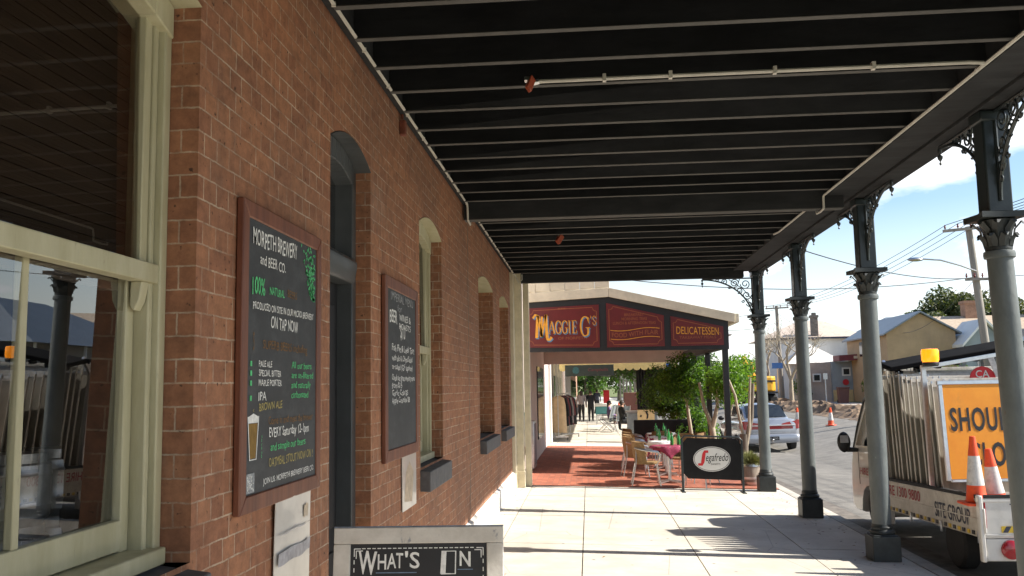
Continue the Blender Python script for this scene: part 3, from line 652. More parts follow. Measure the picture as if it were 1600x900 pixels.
for k, y in enumerate(CY):
    x = 4.65; zb = pavz(x)
    c = MB(); c.lathe([(.108, .30), (.104, .34), (.102, 1.4), (.094, 2.90)], (x, y, zb), 24)
    c.lathe([(.094, 2.9), (.112, 2.905), (.116, 2.93), (.112, 2.955), (.094, 2.96)], (x, y, zb), 24)
    if k == 1:
        for q, p in enumerate(c.v): c.v[q] = (p[0]+.085*max(0, 1-(p[2]-zb)/3.0), p[1], p[2])
    co = c.build('column', 'column_paint', ver)
    b = MB(); b.box(x-.15, x+.15, y-.15, y+.15, zb, zb+.27); b.box(x-.135, x+.135, y-.135, y+.135, zb+.27, zb+.285)
    b.lathe([(.13, .285), (.138, .305), (.13, .33), (.112, .335), (.118, .36), (.108, .38), (.104, .40)], (x, y, zb), 24)
    b.build('column_base', 'base_paint', co, bevel=.01)
    cp = MB(); zc = zb+2.96
    cp.lathe([(.095, 0), (.1, .02), (.094, .04), (.095, .1), (.105, .17), (.135, .235), (.12, .245)], (x, y, zc), 20)
    for ring, (n_, z0, z1, r0, r1) in enumerate(((8, .03, .13, .094, .135), (8, .10, .225, .1, .165))):
        for q in range(n_):
            t = 2*PI*(q+.5*ring)/n_; dx, dy = math.cos(t), math.sin(t); sx, sy = -dy, dx
            pts = []
            for (rr_, zz, ww) in ((r0, z0, .035), (r0+.012, (z0+z1)/2, .04), (r1, z1, .03), (r1+.012, z1-.025, .012)):
                pts += [(x+dx*rr_+sx*ww, y+dy*rr_+sy*ww, zc+zz), (x+dx*(rr_+.015), y+dy*(rr_+.015), zc+zz), (x+dx*rr_-sx*ww, y+dy*rr_-sy*ww, zc+zz)]
            cp.add(pts, [(3*i, 3*i+1, 3*i+4, 3*i+3) for i in range(3)]+[(3*i+1, 3*i+2, 3*i+5, 3*i+4) for i in range(3)])
    cp.prism([(x+a, y+b_, zc+.245) for a, b_ in ((-.18, -.18), (0, -.15), (.18, -.18), (.15, 0), (.18, .18), (0, .15), (-.18, .18), (-.15, 0))], (0, 0, .045))
    cp.build('capital', 'base_paint', co)
    p = MB(); p.box(x-.095, x+.095, y-.095, y+.095, zb+3.25, 3.948); p.box(x-.115, x+.115, y-.115, y+.115, 3.86, 3.946)
    p.build('column_head', 'post_paint', co, bevel=.014)
    for d in ((0, 1, 0), (0, -1, 0)):
        if k == 4 and d[1] > 0: continue
        bracket(d, y=y, x=x).build('lace_bracket', 'post_paint', co, ang=50)
    if k == 4: bracket((-1, 0, 0), y=y, x=x, w=.92, h=.8, zt=3.845).build('lace_bracket', 'post_paint', co, ang=50)

# conduit and flood light under the ceiling
cn = MB()
cn.tube([(1.14, 6.12, 3.955), (4.02, 6.12, 3.955), (4.12, 6.14, 3.955), (4.14, 6.22, 3.955), (4.14, 6.3, 3.96)], .013, 6)
cn.tube([(4.15, -2, 3.96), (4.15, 10.40, 3.96), (4.15, 10.45, 3.955), (4.15, 10.46, 3.90), (4.15, 10.46, 3.815), (4.15, 10.62, 3.805), (4.15, 10.78, 3.815), (4.15, 10.8, 3.96), (4.15, 12.9, 3.96), (4.12, 13.1, 3.96)], .013, 6)
for x in (1.6, 2.05, 2.75, 3.4): cn.box(x-.012, x+.012, 6.10, 6.14, 3.935, 3.985)
tag(cn.build('conduit', 'pvc'), 'thin white conduit clipped under the dark joists and along the street beam', 'pipe')
cn = MB()
cn.tube([(.07, -2, 4.0), (.075, 10.42, 4.0), (.075, 10.46, 3.95), (.075, 10.48, 3.82), (.075, 10.7, 3.80), (.075, 10.8, 3.96), (.075, 11.2, 4.0), (.075, 17.0, 4.0), (.1, 17.2, 3.97), (.16, 17.25, 3.84), (.22, 17.25, 3.9), (.22, 17.25, 4.0)], .012, 6)
for y in [2+.7*i for i in range(22)]: cn.box(.06, .085, y-.005, y+.005, 3.985, 4.014)
tag(cn.build('conduit', 'pvc'), 'long pale cable run along the top of the brick wall under the ledger', 'pipe')
fl = thing('floodlight', 'small red lamp head at the end of the conduit under the joists', 'lamp', (1.08, 6.12, 3.95))
mb = MB(); mb.obox((1.09, 6.1, 3.935), (.016, .006, .042), (-.012, .02, .0), (-.014, -.008, .02)); mb.build('lamp_head', 'red_plastic', fl, bevel=.008)
mb = MB(); mb.cone((1.15, 6.12, 3.955), (1.09, 6.12, 3.945), .018, .022); mb.box(1.05, 1.1, 6.09, 6.15, 3.96, 3.985); mb.build('bracket', 'steel', fl)
fl2 = thing('floodlight', 'tiny red lamp head beyond the thick cross beam', 'lamp', (1.08, 12.8, 3.95))
mb = MB(); mb.obox((1.08, 12.8, 3.94), (.03, .01, .05), (-.02, .03, .0), (-.02, -.01, .03)); mb.build('lamp_head', 'red_plastic', fl2, bevel=.006)
mb = MB(); mb.box(1.06, 1.1, 12.78, 12.82, 3.97, 4.0); mb.build('bracket', 'steel', fl2)

# ================================================================ BOARDS ON THE WALL
def frame_yz(mb, y0, y1, z0, z1, w, x0, x1, mi=0):
    mb.prism([(x0, y0, z0), (x0, y0, z1), (x0, y0+w, z1-w), (x0, y0+w, z0+w)], (x1-x0, 0, 0), mi)
    mb.prism([(x0, y1, z0), (x0, y1-w, z0+w), (x0, y1-w, z1-w), (x0, y1, z1)], (x1-x0, 0, 0), mi)
    mb.prism([(x0, y0, z1), (x0, y1, z1), (x0, y1-w, z1-w), (x0, y0+w, z1-w)], (x1-x0, 0, 0), mi)
    mb.prism([(x0, y0, z0), (x0, y0+w, z0+w), (x0, y1-w, z0+w), (x0, y1, z0)], (x1-x0, 0, 0), mi)
b1 = thing('chalkboard', 'large wood framed chalkboard with white and green beer list and a drawn glass of beer', 'chalkboard', (0, 4.2, 1.36))
mb = MB(); frame_yz(mb, 3.615, 4.725, 1.355, 2.66, .072, .003, .034); mb.build('frame', 'wood', b1, bevel=.006)
mb = MB(); mb.box(.004, .026, 3.67, 4.67, 1.41, 2.60); mb.build('panel', 'board', b1)
BX = .027
def line(mb, st, y, z, h, y2=None, bold=0, wob=.05, slope=0, x=BX):
    uy = Vector((0, math.cos(slope), math.sin(slope))); uz = Vector((0, -math.sin(slope), math.cos(slope)))
    y += .028*(1-(y-3.7)/.9) if y < 4.6 else 0
    text(mb, st, (x, y, z), uy, uz, h, (y2-y) if y2 else None, 0, 'l', bold, wob, lift=.002)
w_ = MB(); gr = MB(); og = MB(); ye = MB(); be = MB()
line(w_, 'MORPETH BREWERY', 3.71, 2.48, .07, 4.33, bold=.006, slope=.02); line(w_, 'and BEER CO.', 3.80, 2.405, .045, 4.16, bold=.004)
line(gr, '100%', 3.71, 2.27, .072, 3.89, bold=.014); line(gr, 'NATURAL', 3.93, 2.285, .035, 4.15, bold=.008); line(og, 'BEERS', 4.18, 2.295, .035, 4.33)
line(w_, 'PRODUCED ON SITE IN OUR MICRO BREWERY', 3.72, 2.205, .031, 4.6, bold=.006, slope=.012); line(w_, 'ON TAP NOW', 3.95, 2.135, .053, 4.35, bold=.006)
line(og, '5', 3.73, 2.03, .075, 3.77, bold=.012); line(og, 'SUPERB BEERS including', 3.85, 2.04, .038, 4.5)
for i, (s_, e) in enumerate((('PALE ALE', 3.99), ('SPECIAL BITTER', 4.11), ('MAPLE PORTER', 4.12), ('IPA', 3.92))):
    z_ = (1.96, 1.92, 1.878, 1.815)[i]; line(w_, s_, 3.80, z_, (.027, .027, .027, .036)[i], e, bold=.006)
    gr.box(BX+.0005, BX+.003, 3.725, 3.742, z_, z_+.022)
line(ye, 'BROWN ALE', 3.81, 1.77, .033, 4.13, bold=.003, slope=.03); line(ye, '<', 3.735, 1.765, .02)
for i, (s_, e) in enumerate((('All our beers', 4.57), ('are un-filtered', 4.6), ('and naturally', 4.56), ('carbonated', 4.52))): line(gr, s_, 4.25, 1.962-.047*i, .031, e, bold=.005)
line(og, 'Come in and meet the brewer', 3.93, 1.708, .035, 4.6)
line(w_, 'EVERY Saturday 12-1pm', 3.94, 1.652, .042, 4.53, bold=.005); line(gr, 'and sample our beers', 3.96, 1.592, .034, 4.48, bold=.005)
line(ye, 'OATMEAL STOUT NOW ON !', 3.94, 1.523, .038, 4.6, bold=.001); line(w_, 'JOIN US: MORPETH BREWERY BEER CO.', 3.87, 1.455, .025, 4.62, bold=.005)
# drawn pint glass, hop vine and little square badge
be.poly([(BX+.001, 3.712, 1.72), (BX+.001, 3.735, 1.575), (BX+.001, 3.80, 1.575), (BX+.001, 3.82, 1.72)])
stroke(w_, [(BX+.002, 3.705, 1.75), (BX+.002, 3.73, 1.57), (BX+.002, 3.805, 1.57), (BX+.002, 3.83, 1.75)], .008, (1, 0, 0), lift=0)
w_.poly([(BX+.0015, 3.71, 1.722), (BX+.0015, 3.82, 1.722), (BX+.0015, 3.826, 1.748), (BX+.0015, 3.77, 1.762), (BX+.0015, 3.708, 1.748)])
for q in range(6): line(gr, 'beer'[q % 4], 3.84+.004*(q % 2), 1.57+.017*q, .016, wob=.1)
rv = random.Random(5)
for q in range(150):
    t = rv.random()**.7; yy = 4.38+.24*rv.uniform(t*.72, 1) ; zz = 2.585-.27*t
    a = rv.uniform(0, 6); L = .013
    gr.poly([(BX+.0015, yy+L*math.cos(a), zz+L*math.sin(a)), (BX+.0015, yy+L*.5*math.cos(a+1.57), zz+L*.5*math.sin(a+1.57)), (BX+.0015, yy-L*math.cos(a), zz-L*math.sin(a)), (BX+.0015, yy+L*.5*math.cos(a-1.57), zz+L*.5*math.sin(a-1.57))])
bl = MB(); bl.box(BX, BX+.0012, 3.70, 3.79, 1.435, 1.515); line(bl, 'f', 3.735, 1.45, .05, x=BX+.001)
for q in range(40): a, b = rv.uniform(3.705, 3.775), rv.uniform(1.44, 1.5); bl.box(BX+.001, BX+.0018, a, a+.01, b, b+.006, 1)
for n_, m_, q in (('white_lettering', 'chalk_white', w_), ('green_lettering', 'chalk_green', gr), ('orange_lettering', 'chalk_orange', og), ('yellow_lettering', 'chalk_yellow', ye), ('beer_drawing', 'beer', be)): q.build(n_, m_, b1, smooth=False)
bl.build('badge_drawing', ['chalk_grey', 'chalk_white'], b1, smooth=False)
b2 = thing('chalkboard', 'narrower wood framed chalkboard with handwritten white menu between the door and the arched window', 'chalkboard', (0, 6.9, 1.36))
mb = MB(); frame_yz(mb, 6.27, 7.5, 1.345, 2.665, .085, .003, .034); mb.build('frame', 'wood', b2, bevel=.006)
mb = MB(); mb.box(.004, .026, 6.33, 7.44, 1.41, 2.60); mb.build('panel', 'board', b2)
w_ = MB(); g_ = MB()
line(g_, 'IMPERIAL MENU', 6.47, 2.505, .06, 7.30, bold=.003); line(g_, 'for', 6.7, 2.435, .05, 6.86)
line(w_, 'BEER', 6.43, 2.34, .09, 6.68, bold=.012); line(w_, 'WINES &', 6.76, 2.37, .05, 7.2, bold=.004); line(w_, 'ROASTS', 6.76, 2.305, .045, 7.2, bold=.004)
line(w_, '$10', 6.8, 2.24, .10, 6.98, bold=.004)
for t_, z_, e, h_ in (('Fish Pie & Leek Tart', 2.135, 7.34, .05), ('with ale & Chips/Salad', 2.065, 7.26, .042), ('or salad (GF option)', 2.0, 7.27, .042), ('Check out great evening menu', 1.92, 7.36, .042), ('from $15', 1.865, 6.85, .04), ('Garlic Cob $5', 1.81, 7.08, .04), ('Apple Crumble $8', 1.755, 7.15, .04)):
    line(w_, t_, 6.5, z_, h_, e, bold=.003, wob=.1)
w_.build('white_lettering', 'chalk_white', b2, smooth=False); g_.build('grey_lettering', 'chalk_grey', b2, smooth=False)
# laminated notices below the boards
p1 = thing('notice', 'larger laminated paper notice taped to the brick below the beer list board', 'notice', (0, 4.3, 1.0))
mb = MB(); mb.add([(.012, 4.08, .90), (.03, 4.3, .89), (.014, 4.6, .905), (.022, 4.08, 1.375), (.034, 4.3, 1.37), (.02, 4.6, 1.365), (.008, 4.08, .90), (.026, 4.3, .89), (.01, 4.6, .905), (.018, 4.08, 1.375), (.03, 4.3, 1.37), (.016, 4.6, 1.365)],
    [(0, 1, 4, 3), (1, 2, 5, 4), (7, 6, 9, 10), (8, 7, 10, 11), (0, 3, 9, 6), (2, 8, 11, 5), (3, 4, 10, 9), (4, 5, 11, 10), (0, 6, 7, 1), (1, 7, 8, 2)])
mb.build('sheet', 'paper', p1)
def wavy(y0, y1, z0, z1, amp, ph, off):
    n = 14; lo = []; hi = []
    for k in range(n+1):
        yy = y0+(y1-y0)*k/n; xx = .0235+(.0125-abs(yy-4.3)*.045)+off
        lo.append((xx-.004, yy, z0+amp*math.sin(k*.8+ph))); hi.append((xx-.001, yy, z1+amp*math.sin(k*.6+ph+1)))
    return lo, hi
for y0, y1, z0, z1, m_, n_ in ((4.1, 4.58, 1.07, 1.13, 'paper_blue', 'print_band'), (4.1, 4.58, 1.205, 1.212, 'paper_blue', 'print_line'), (4.46, 4.54, 1.24, 1.30, 'paper_tan', 'print_spot'), (4.12, 4.36, .93, .955, 'paper_blue', 'print_scroll')):
    mb = MB(); lo, hi = wavy(y0, y1, z0, z1, .005, rnd.uniform(0, 5), .004)
    mb.add(lo+hi, [(k, k+1, 15+k+1, 15+k) for k in range(14)]); mb.build(n_, m_, p1)
p2 = thing('notice', 'small faded laminated notice below the narrow menu board', 'notice', (0, 7.2, 1.0))
mb = MB(); mb.box(.008, .014, 6.93, 7.48, .93, 1.34); mb.build('sheet', 'paper', p2)
mb = MB(); mb.poly([(.0155, 7.0, 1.0), (.0155, 7.3, .97), (.0155, 7.36, 1.2), (.0155, 7.2, 1.29), (.0155, 7.05, 1.22)]); mb.build('print_patch', 'paper_tan', p2)

# pavement sandwich board in the foreground
asg = thing('sandwich_board', 'white wooden framed pavement blackboard with chalk lettering and a dashed chalk border', 'sandwich board', (.655, 4.25, 0), rz=0)
AW, AH = .385, 1.235; tilt = .13; yaw_ = .05
ux = Vector((math.cos(yaw_), math.sin(yaw_), 0)); fw = Vector((-math.sin(yaw_), math.cos(yaw_), 0))
uz = (ZV*math.cos(tilt)+fw*math.sin(tilt)); nn = ux.cross(uz)      # towards the viewer
O = Vector((.655, 4.06, .0))
def AP(x, z, d=0): return O+ux*x+uz*z+nn*d
mb = MB()
def slab(mb, x0, x1, z0, z1, d0, d1, mi=0):
    mb.obox(AP((x0+x1)/2, (z0+z1)/2, (d0+d1)/2), ux*(x1-x0)/2, uz*(z1-z0)/2, nn*(d1-d0)/2, mi)
slab(mb, -AW, -AW+.075, -.0, AH-.072, 0, .03); slab(mb, AW-.075, AW, 0, AH-.072, 0, .03); slab(mb, -AW, AW, AH-.071, AH, 0, .03); slab(mb, -AW, AW, .12, .19, 0, .03)
mb.build('frame', 'white_wood', asg, bevel=.003)
mb = MB(); slab(mb, -AW-.001, AW+.001, AH+.0005, AH+.006, -.002, .028); mb.build('top_edge', 'blue_edge', asg)
mb = MB(); slab(mb, -AW+.06, AW-.06, .15, AH-.06, .004, .014); mb.build('panel', 'sign_black', asg)
mb = MB(); bk = fw*.52
for x in (-AW, AW-.06):
    a = O+ux*(x+.03)+uz*(AH-.01)-nn*.02; b = O+ux*(x+.03)+fw*.5
    mb.bar(a, b, .05, .025, up=fw)
a = O+uz*(AH-.2)+fw*.06-nn*.02; mb.bar(O+ux*-(AW-.03)+uz*.25+fw*.38, O+ux*(AW-.03)+uz*.25+fw*.38, .02, .06)
mb.build('back_frame', 'white_wood', asg)
cw = MB(); D0 = .0145
x0, x1, zt = -AW+.092, AW-.092, AH-.092
n_ = 22
for k in range(n_):
    a = x0+.035+(x1-x0-.07)*k/n_; slab(cw, a, a+.016, zt-.002, zt+.002, D0, D0+.001)
for k in range(26):
    z_ = zt-.05-k*.035
    for x in (x0, x1): slab(cw, x-.002, x+.002, z_-.018, z_, D0, D0+.001)
for sx, x in ((1, x0), (-1, x1)):
    for q in (0, .009):
        slab(cw, min(x, x+sx*.03)+sx*q, max(x, x+sx*.03)+sx*q, zt-.003-q, zt+.001-q, D0, D0+.001); slab(cw, x-.002+sx*q, x+.002+sx*q, zt-.035-q, zt-q, D0, D0+.001)
def at(st, x, z, h, w, bold=.01): text(cw, st, AP(x, z, D0), ux, uz, h, w, 0, 'l', bold, .04, lift=.001)
zb = AH-.095
at('W', x0+.02, zb-.105, .098, .085, .02); at('HAT', x0+.11, zb-.085, .065, .115, .012); at("'S", x0+.23, zb-.085, .068, .07, .012)
O0 = [(x0+.395, zb-.11), (x0+.4, zb-.012), (x0+.462, zb-.012), (x0+.46, zb-.11)]
cw_p = [AP(x, z, D0+.001) for x, z in O0]; stroke(cw, cw_p+[cw_p[0]], .006, nn, lift=0); cw.poly([AP(x, z, D0+.0012) for x, z in ((x0+.395, zb-.11), (x0+.4, zb-.012), (x0+.42, zb-.012), (x0+.416, zb-.11))])
at('N', x0+.48, zb-.075, .062, .05, .02); at('LATE B', x0+.02, zb-.215, .07, .25, .01)
cw.build('chalk_lettering', 'chalk_white', asg, smooth=False)
cw = MB(); slab(cw, x0+.10, x0+.285, zb-.105, zb-.101, D0, D0+.001); slab(cw, x0+.47, x0+.54, zb-.093, zb-.09, D0, D0+.001); cw.build('chalk_underline', 'chalk_blue', asg)

# steel beer kegs stored inside the window
kg = None
for i, (x, y, z, lb) in enumerate(((-.55, 3.03, 1.424, 'small steel beer keg inside the window, upper keg of the left stack'), (-.55, 3.03, 1.18, 'small steel beer keg inside the window, lower keg of the left stack'), (-.573, 3.345, 1.424, 'small steel beer keg inside the window, upper keg of the right stack'), (-.573, 3.345, 1.18, 'small steel beer keg inside the window, lower keg of the right stack'))):
    if kg is None:
        kg = thing('beer_keg', lb, 'keg', (x, y, z), 0, 'kegs stored inside the pub window')
        mb = MB(); mb.lathe([(.16, -.02), (.17, 0), (.195, .03), (.198, .08), (.203, .09), (.198, .1), (.198, .24), (.203, .25), (.198, .26), (.195, .3), (.15, .32)], (0, 0, 0), 24); mb.build('barrel', 'keg_steel', kg, world=False)
        mb = MB(); mb.lathe([(.165, .29), (.172, .29), (.172, .36), (.165, .36)], (0, 0, 0), 24); mb.build('rim', 'keg_steel', kg, world=False); kg.scale = (.645, .645, .645)
    else: dup(kg, (x, y, z), 0, lb)
kt = thing('stock_table', 'dark narrow bench inside the pub window carrying the kegs', 'table', (-.56, 3.1, 0))
mb = MB(); mb.box(-.78, -.4, 2.2, 3.75, 1.12, 1.166); mb.build('tabletop', 'wood', kt)
for x in (-.75, -.44):
    for y in (2.26, 3.7): mb = MB(); mb.box(x-.025, x+.025, y-.025, y+.025, 0, 1.12); mb.build('leg', 'wood', kt)

# ================================================================ CAFE NEXT DOOR
caf = thing('cafe_building', 'cafe shop with sloped awning carrying dark red painted signs above terracotta paving', 'shop', (0, 20, 0))
mb = MB(); mb.box(-.6, .08, 17.68, 31.4, 0.0, 5.0); mb.build('wall', 'mauve', caf)
mb = MB(); mb.box(-6, -.5, 17.7, 31.4, 0, 5.6); mb.build('upper_wall', 'brick_far', caf)
mb = MB(); mb.box(.08, .12, 18.6, 19.9, .5, 1.35); mb.box(.08, .11, 24, 27, .5, 2.4); mb.build('shop_window', 'dark_glass', caf)
mb = MB(); mb.box(.02, .17, 30.9, 31.4, 0, 2.75); mb.build('corner_pilaster', 'house_white', caf, bevel=.01)
# awning roof: flat then falling to the kerb
prof = [(.0, 4.0), (1.94, 4.05), (4.62, 3.34)]
mb = MB()
mb.prism([(0, 19.96, 3.89), (1.94, 19.96, 3.97), (4.62, 19.96, 3.32), (4.62, 19.96, 3.26), (1.94, 19.96, 3.91), (0, 19.96, 3.83)], (0, 8.4, 0)); mb.build('awning_roof', 'tan_roof', caf)
mb = MB()
mb.prism([(.0, 19.9, 3.70), (1.92, 19.9, 3.79), (1.92, 19.9, 3.99), (0, 19.9, 3.91)], (0, .05, 0)); mb.prism([(1.925, 19.9, 3.79), (4.6, 19.9, 3.17), (4.62, 19.9, 3.36), (1.925, 19.9, 3.99)], (0, .05, 0))
mb.box(4.6, 4.7, 19.93, 28.3, 3.17, 3.36)
mb.build('bargeboard', 'cream_awning', caf, bevel=.006)
mb = MB()
for k in range(6): mb.box(.0+.325*k, .318+.325*k, 19.92, 20.2, 3.925+.013*k, 4.15+.005*k)
mb.build('parapet', 'cream_awning', caf, bevel=.006)
mb = MB(); mb.prism([(.06, 19.97, 2.62), (4.47, 19.97, 2.60), (4.47, 19.97, 3.21), (1.92, 19.97, 3.81), (.06, 19.97, 3.73)], (0, .08, 0)); sb = mb.build('sign_board', 'sign_black', caf)
mb = MB(); FY = 19.955
P1 = [(.12, 2.72), (1.70, 2.69), (1.70, 3.63), (.12, 3.58)]
P2 = [(1.86, 2.69), (3.10, 2.69), (3.10, 3.36), (1.86, 3.66)]
P3 = [(3.24, 2.69), (4.36, 2.69), (4.36, 3.09), (3.24, 3.34)]
for P in (P1, P2, P3): mb.prism([(x, FY, z) for x, z in P], (0, .012, 0))
mb.build('sign_panel', 'sign_maroon', caf)
ln = MB(); gd = MB(); bu = MB(); bk_ = MB()
def inset(P, d):
    cx = sum(p[0] for p in P)/4; cz = sum(p[1] for p in P)/4; out = []
    for x, z in P: out.append((x+d*(1 if x < cx else -1), z+d*(1 if z < cz else -1)))
    return out
def loop(P, d, w, c=.08):
    Q = inset(P, d); n = len(Q); pts = []
    for i in range(n):
        p, a, b = Vector(Q[i]), Vector(Q[i-1]), Vector(Q[(i+1) % n])
        da, db = (a-p).normalized(), (b-p).normalized()
        for k in range(5):
            t = k/4; s0 = p+da*c; s1 = p+db*c; mid = p+(da+db)*c   # notched corner
            q = s0*(1-t)**2+mid*2*t*(1-t)*.9+s1*t*t+p*(2*t*(1-t)*.1); pts.append((q.x, FY, q.y))
    stroke(ln, pts+[pts[0]], w, (0, -1, 0), lift=.003)
for P in (P1, P2, P3): loop(P, .055, .014, .09)
def fx(mb, st, x, z, h, w=None, al='l', bold=0, arc=None, sh=0, lift=.003, wob=0): text(mb, st, (x, FY, z), XV, ZV, h, w, 0, al, bold, wob, sh, lift, arc=arc)
# big shop name built from broad pen strokes with serifs
G = {  # letter -> list of strokes ((points), thick) in a unit box
 'A': [([(0, 0), (.5, 1)], .10), ([(.5, 1), (1, 0)], .24), ([(.2, .36), (.8, .36)], .08), ([(-.12, .0), (.2, .0)], .07), ([(.75, 0), (1.15, 0)], .07)],
 'G': [([(.98, .76), (.82, .95), (.5, 1), (.2, .86), (.06, .5), (.2, .14), (.5, 0), (.8, .06), (.9, .18), (.9, .42)], .2), ([(.62, .43), (1.12, .43)], .08), ([(.99, .95), (.99, .66)], .07)],
 'I': [([(.5, 0), (.5, 1)], .3), ([(.1, 0), (.9, 0)], .08), ([(.1, 1), (.9, 1)], .08)],
 'E': [([(.25, 0), (.25, 1)], .24), ([(0, 0), (.95, 0)], .09), ([(0, 1), (.9, 1)], .09), ([(.25, .52), (.68, .52)], .08), ([(.93, 0), (.95, .24)], .08), ([(.88, 1), (.9, .78)], .08), ([(.68, .4), (.68, .64)], .07)],
 'S': [([(.88, .76), (.72, .97), (.35, .98), (.12, .78), (.3, .56), (.68, .44), (.88, .22), (.65, .02), (.28, .03), (.1, .26)], .17)],
 "'": [([(.5, 1.05), (.45, .72)], .2)],
 'M': [([(-.18, .88), (-.02, 1.02), (.16, .98)], .16), ([(.16, 1.0), (.06, .05)], .20), ([(.2, .98), (.42, .12)], .16), ([(.42, .12), (.74, 1.02)], .14), ([(.74, 1.02), (.80, .08), (.95, -.04), (1.12, .08)], .2), ([(.46, .95), (.36, .1)], .15)],
}
def pen(mb, ch, x, z, w, h, lift, dx=0, dz=0, fat=1):
    for pts, th in G[ch]:
        n = len(pts); 
        if n > 3:
            q = []
            for i in range(n-1):
                for k in range(3): 
                    t = k/3; p0, p1, p2, p3 = pts[max(i-1, 0)], pts[i], pts[i+1], pts[min(i+2, n-1)]
                    q.append(tuple(.5*((2*p1[a])+(-p0[a]+p2[a])*t+(2*p0[a]-5*p1[a]+4*p2[a]-p3[a])*t*t+(-p0[a]+3*p1[a]-3*p2[a]+p3[a])*t**3) for a in (0, 1)))
            pts = q+[pts[-1]]
        P = [(x+dx+p[0]*w, FY, z+dz+p[1]*h) for p in pts]
        W_ = []
        for i in range(len(pts)):
            a, b = pts[max(i-1, 0)], pts[min(i+1, len(pts)-1)]; d = Vector((b[0]-a[0], b[1]-a[1])); d.normalize()
            W_.append(th*w*fat*(.55+.45*abs(d.y)) if n > 3 else th*min(w, h)*fat)
        stroke(mb, P, W_, (0, -1, 0), lift=lift)
word = [('M', .31, 2.90, .31, .52), ('A', .60, 3.02, .12, .27), ('G', .74, 3.02, .12, .27), ('G', .88, 3.02, .12, .27), ('I', 1.015, 3.02, .065, .27), ('E', 1.10, 3.02, .11, .27), ('G', 1.285, 2.95, .19, .42), ("'", 1.495, 3.2, .05, .18), ('S', 1.55, 3.19, .085, .19)]
for c, x, z, w, h in word:
    pen(bk_, c, x, z, w, h, .003, .02, -.03, 1.1); pen(bu, c, x, z, w, h, .005, .018, -.026, 1.15); pen(gd, c, x, z, w, h, .008)
fx(ln, 'OF MORPETH', .80, 2.88, .06, .62, bold=0)
for x in (.83, .89, .95): ln.poly([(x-.03, FY-.004, 3.56), (x, FY-.004, 3.545), (x+.03, FY-.004, 3.56), (x, FY-.004, 3.575)])
fx(ln, 'BREAKFAST', 2.46, 3.36, .06, .42, 'c', .006); fx(ln, 'MORNING TEAS', 2.46, 3.27, .06, .55, 'c', .006); fx(ln, 'LUNCH & AFTERNOON TEAS', 2.46, 3.18, .06, .92, 'c', .006)
wav = lambda x: .03*math.sin(x*5.2)
fx(ln, 'FOOD WITH FLAIR', 2.47, 2.93, .095, 1.0, 'c', .004, arc=wav)
for dz in (-.05, .14): stroke(gd, [(2.47+t, FY, 2.93+dz+wav(t)) for t in [-.53+1.06*k/20 for k in range(21)]], .012, (0, -1, 0), lift=.004)
fx(gd, 'DELICATESSEN', 3.36, 2.95, .16, .9, bold=-.004, arc=lambda x: -.045*x); fx(ln, 'TAKEAWAY MEALS', 3.42, 2.84, .06, .78)
ln.build('thin_lettering', 'sign_line', sb, smooth=False); bk_.build('letter_shadow', 'sign_black', sb, smooth=False); bu.build('letter_outline', 'sign_blue', sb, smooth=False); gd.build('gold_lettering', 'sign_gold', sb, smooth=False)
mb = MB(); mb.prism([(.1, 20.06, 3.0), (2.0, 20.06, 3.02), (4.55, 20.06, 2.9), (4.55, 20.06, 2.93), (2, 20.06, 3.05), (.1, 20.06, 3.03)], (0, 8.2, 0)); mb.build('awning_ceiling', 'ceiling_mauve', caf)
mb = MB(); mb.box(.08, 4.5, 28.2, 28.3, 2.55, 3.02); mb.build('end_beam', 'mauve', caf)
mb = MB(); mb.box(4.32, 4.46, 20.1, 28.3, 2.62, 2.85); mb.build('street_beam', 'sign_black', caf)
for y in (20.05, 23.0, 25.8, 28.2): mb = MB(); mb.box(4.33, 4.45, y-.06, y+.06, -.12, 2.62); mb.build('post', 'sign_black', caf, bevel=.006)
# framed menu case leaning by the cafe wall
mb = MB(); mb.box(.12, .19, 20.6, 21.5, .05, 1.1); mn = tag(mb.build('menu_stand', 'steel', bevel=.01), 'grey metal framed menu stand against the mauve cafe wall', 'sign')
mb = MB(); mb.box(.19, .196, 20.66, 21.44, .12, 1.04); mb.build('menu_panel', 'cloth_grey', mn)

# ---- further shops up the street
sh2 = thing('shop_building', 'second shop along the pavement with yellow scalloped awning valance and white posts', 'shop', (0, 38, 0))
mb = MB(); mb.box(-6, .05, 31.5, 47, 0, 5); mb.build('wall', 'cream', sh2)
mb = MB()
for y in (33.2, 36.2, 39.5, 42.5): mb.box(.05, .09, y, y+2.2, .7, 2.3)
mb.build('shop_window', 'dark_glass', sh2)
mb = MB(); mb.prism([(0, 31.2, 3.15), (4.4, 31.2, 2.72), (4.4, 31.2, 2.8), (0, 31.2, 3.25)], (0, 15.4, 0)); mb.build('awning_roof', 'cream_awning', sh2)
mb = MB(); 
for k in range(16):
    a = .45+k*.25; b = a+.25; mb.prism([(a, 31.2, 2.46), (a+.04, 31.2, 2.40), (a+.125, 31.2, 2.37), (a+.21, 31.2, 2.40), (b, 31.2, 2.46), (b, 31.2, 2.74), (a, 31.2, 2.74)], (0, .012, 0))
mb.build('valance', 'valance', sh2)
for y in (31.3, 35.2, 39, 43, 46.5): mb = MB(); mb.box(4.2, 4.3, y-.05, y+.05, -.12, 2.75); mb.build('post', 'pole_wood' if y > 32 else 'dark_paint', sh2)
for y in (34.2, 38.4, 41.9, 46): mb = MB(); mb.box(.05, .14, y, y+.14, 0, 2.9); mb.build('pilaster', 'house_white', sh2)
hs = thing('hanging_sign', 'long dark green shop sign hanging under the awning with a round teal emblem', 'sign', (1.45, 30.6, 2.43))
mb = MB(); mb.box(.66, 2.28, 30.57, 30.62, 2.20, 2.57); mb.build('board', 'sign_green', hs, bevel=.005)
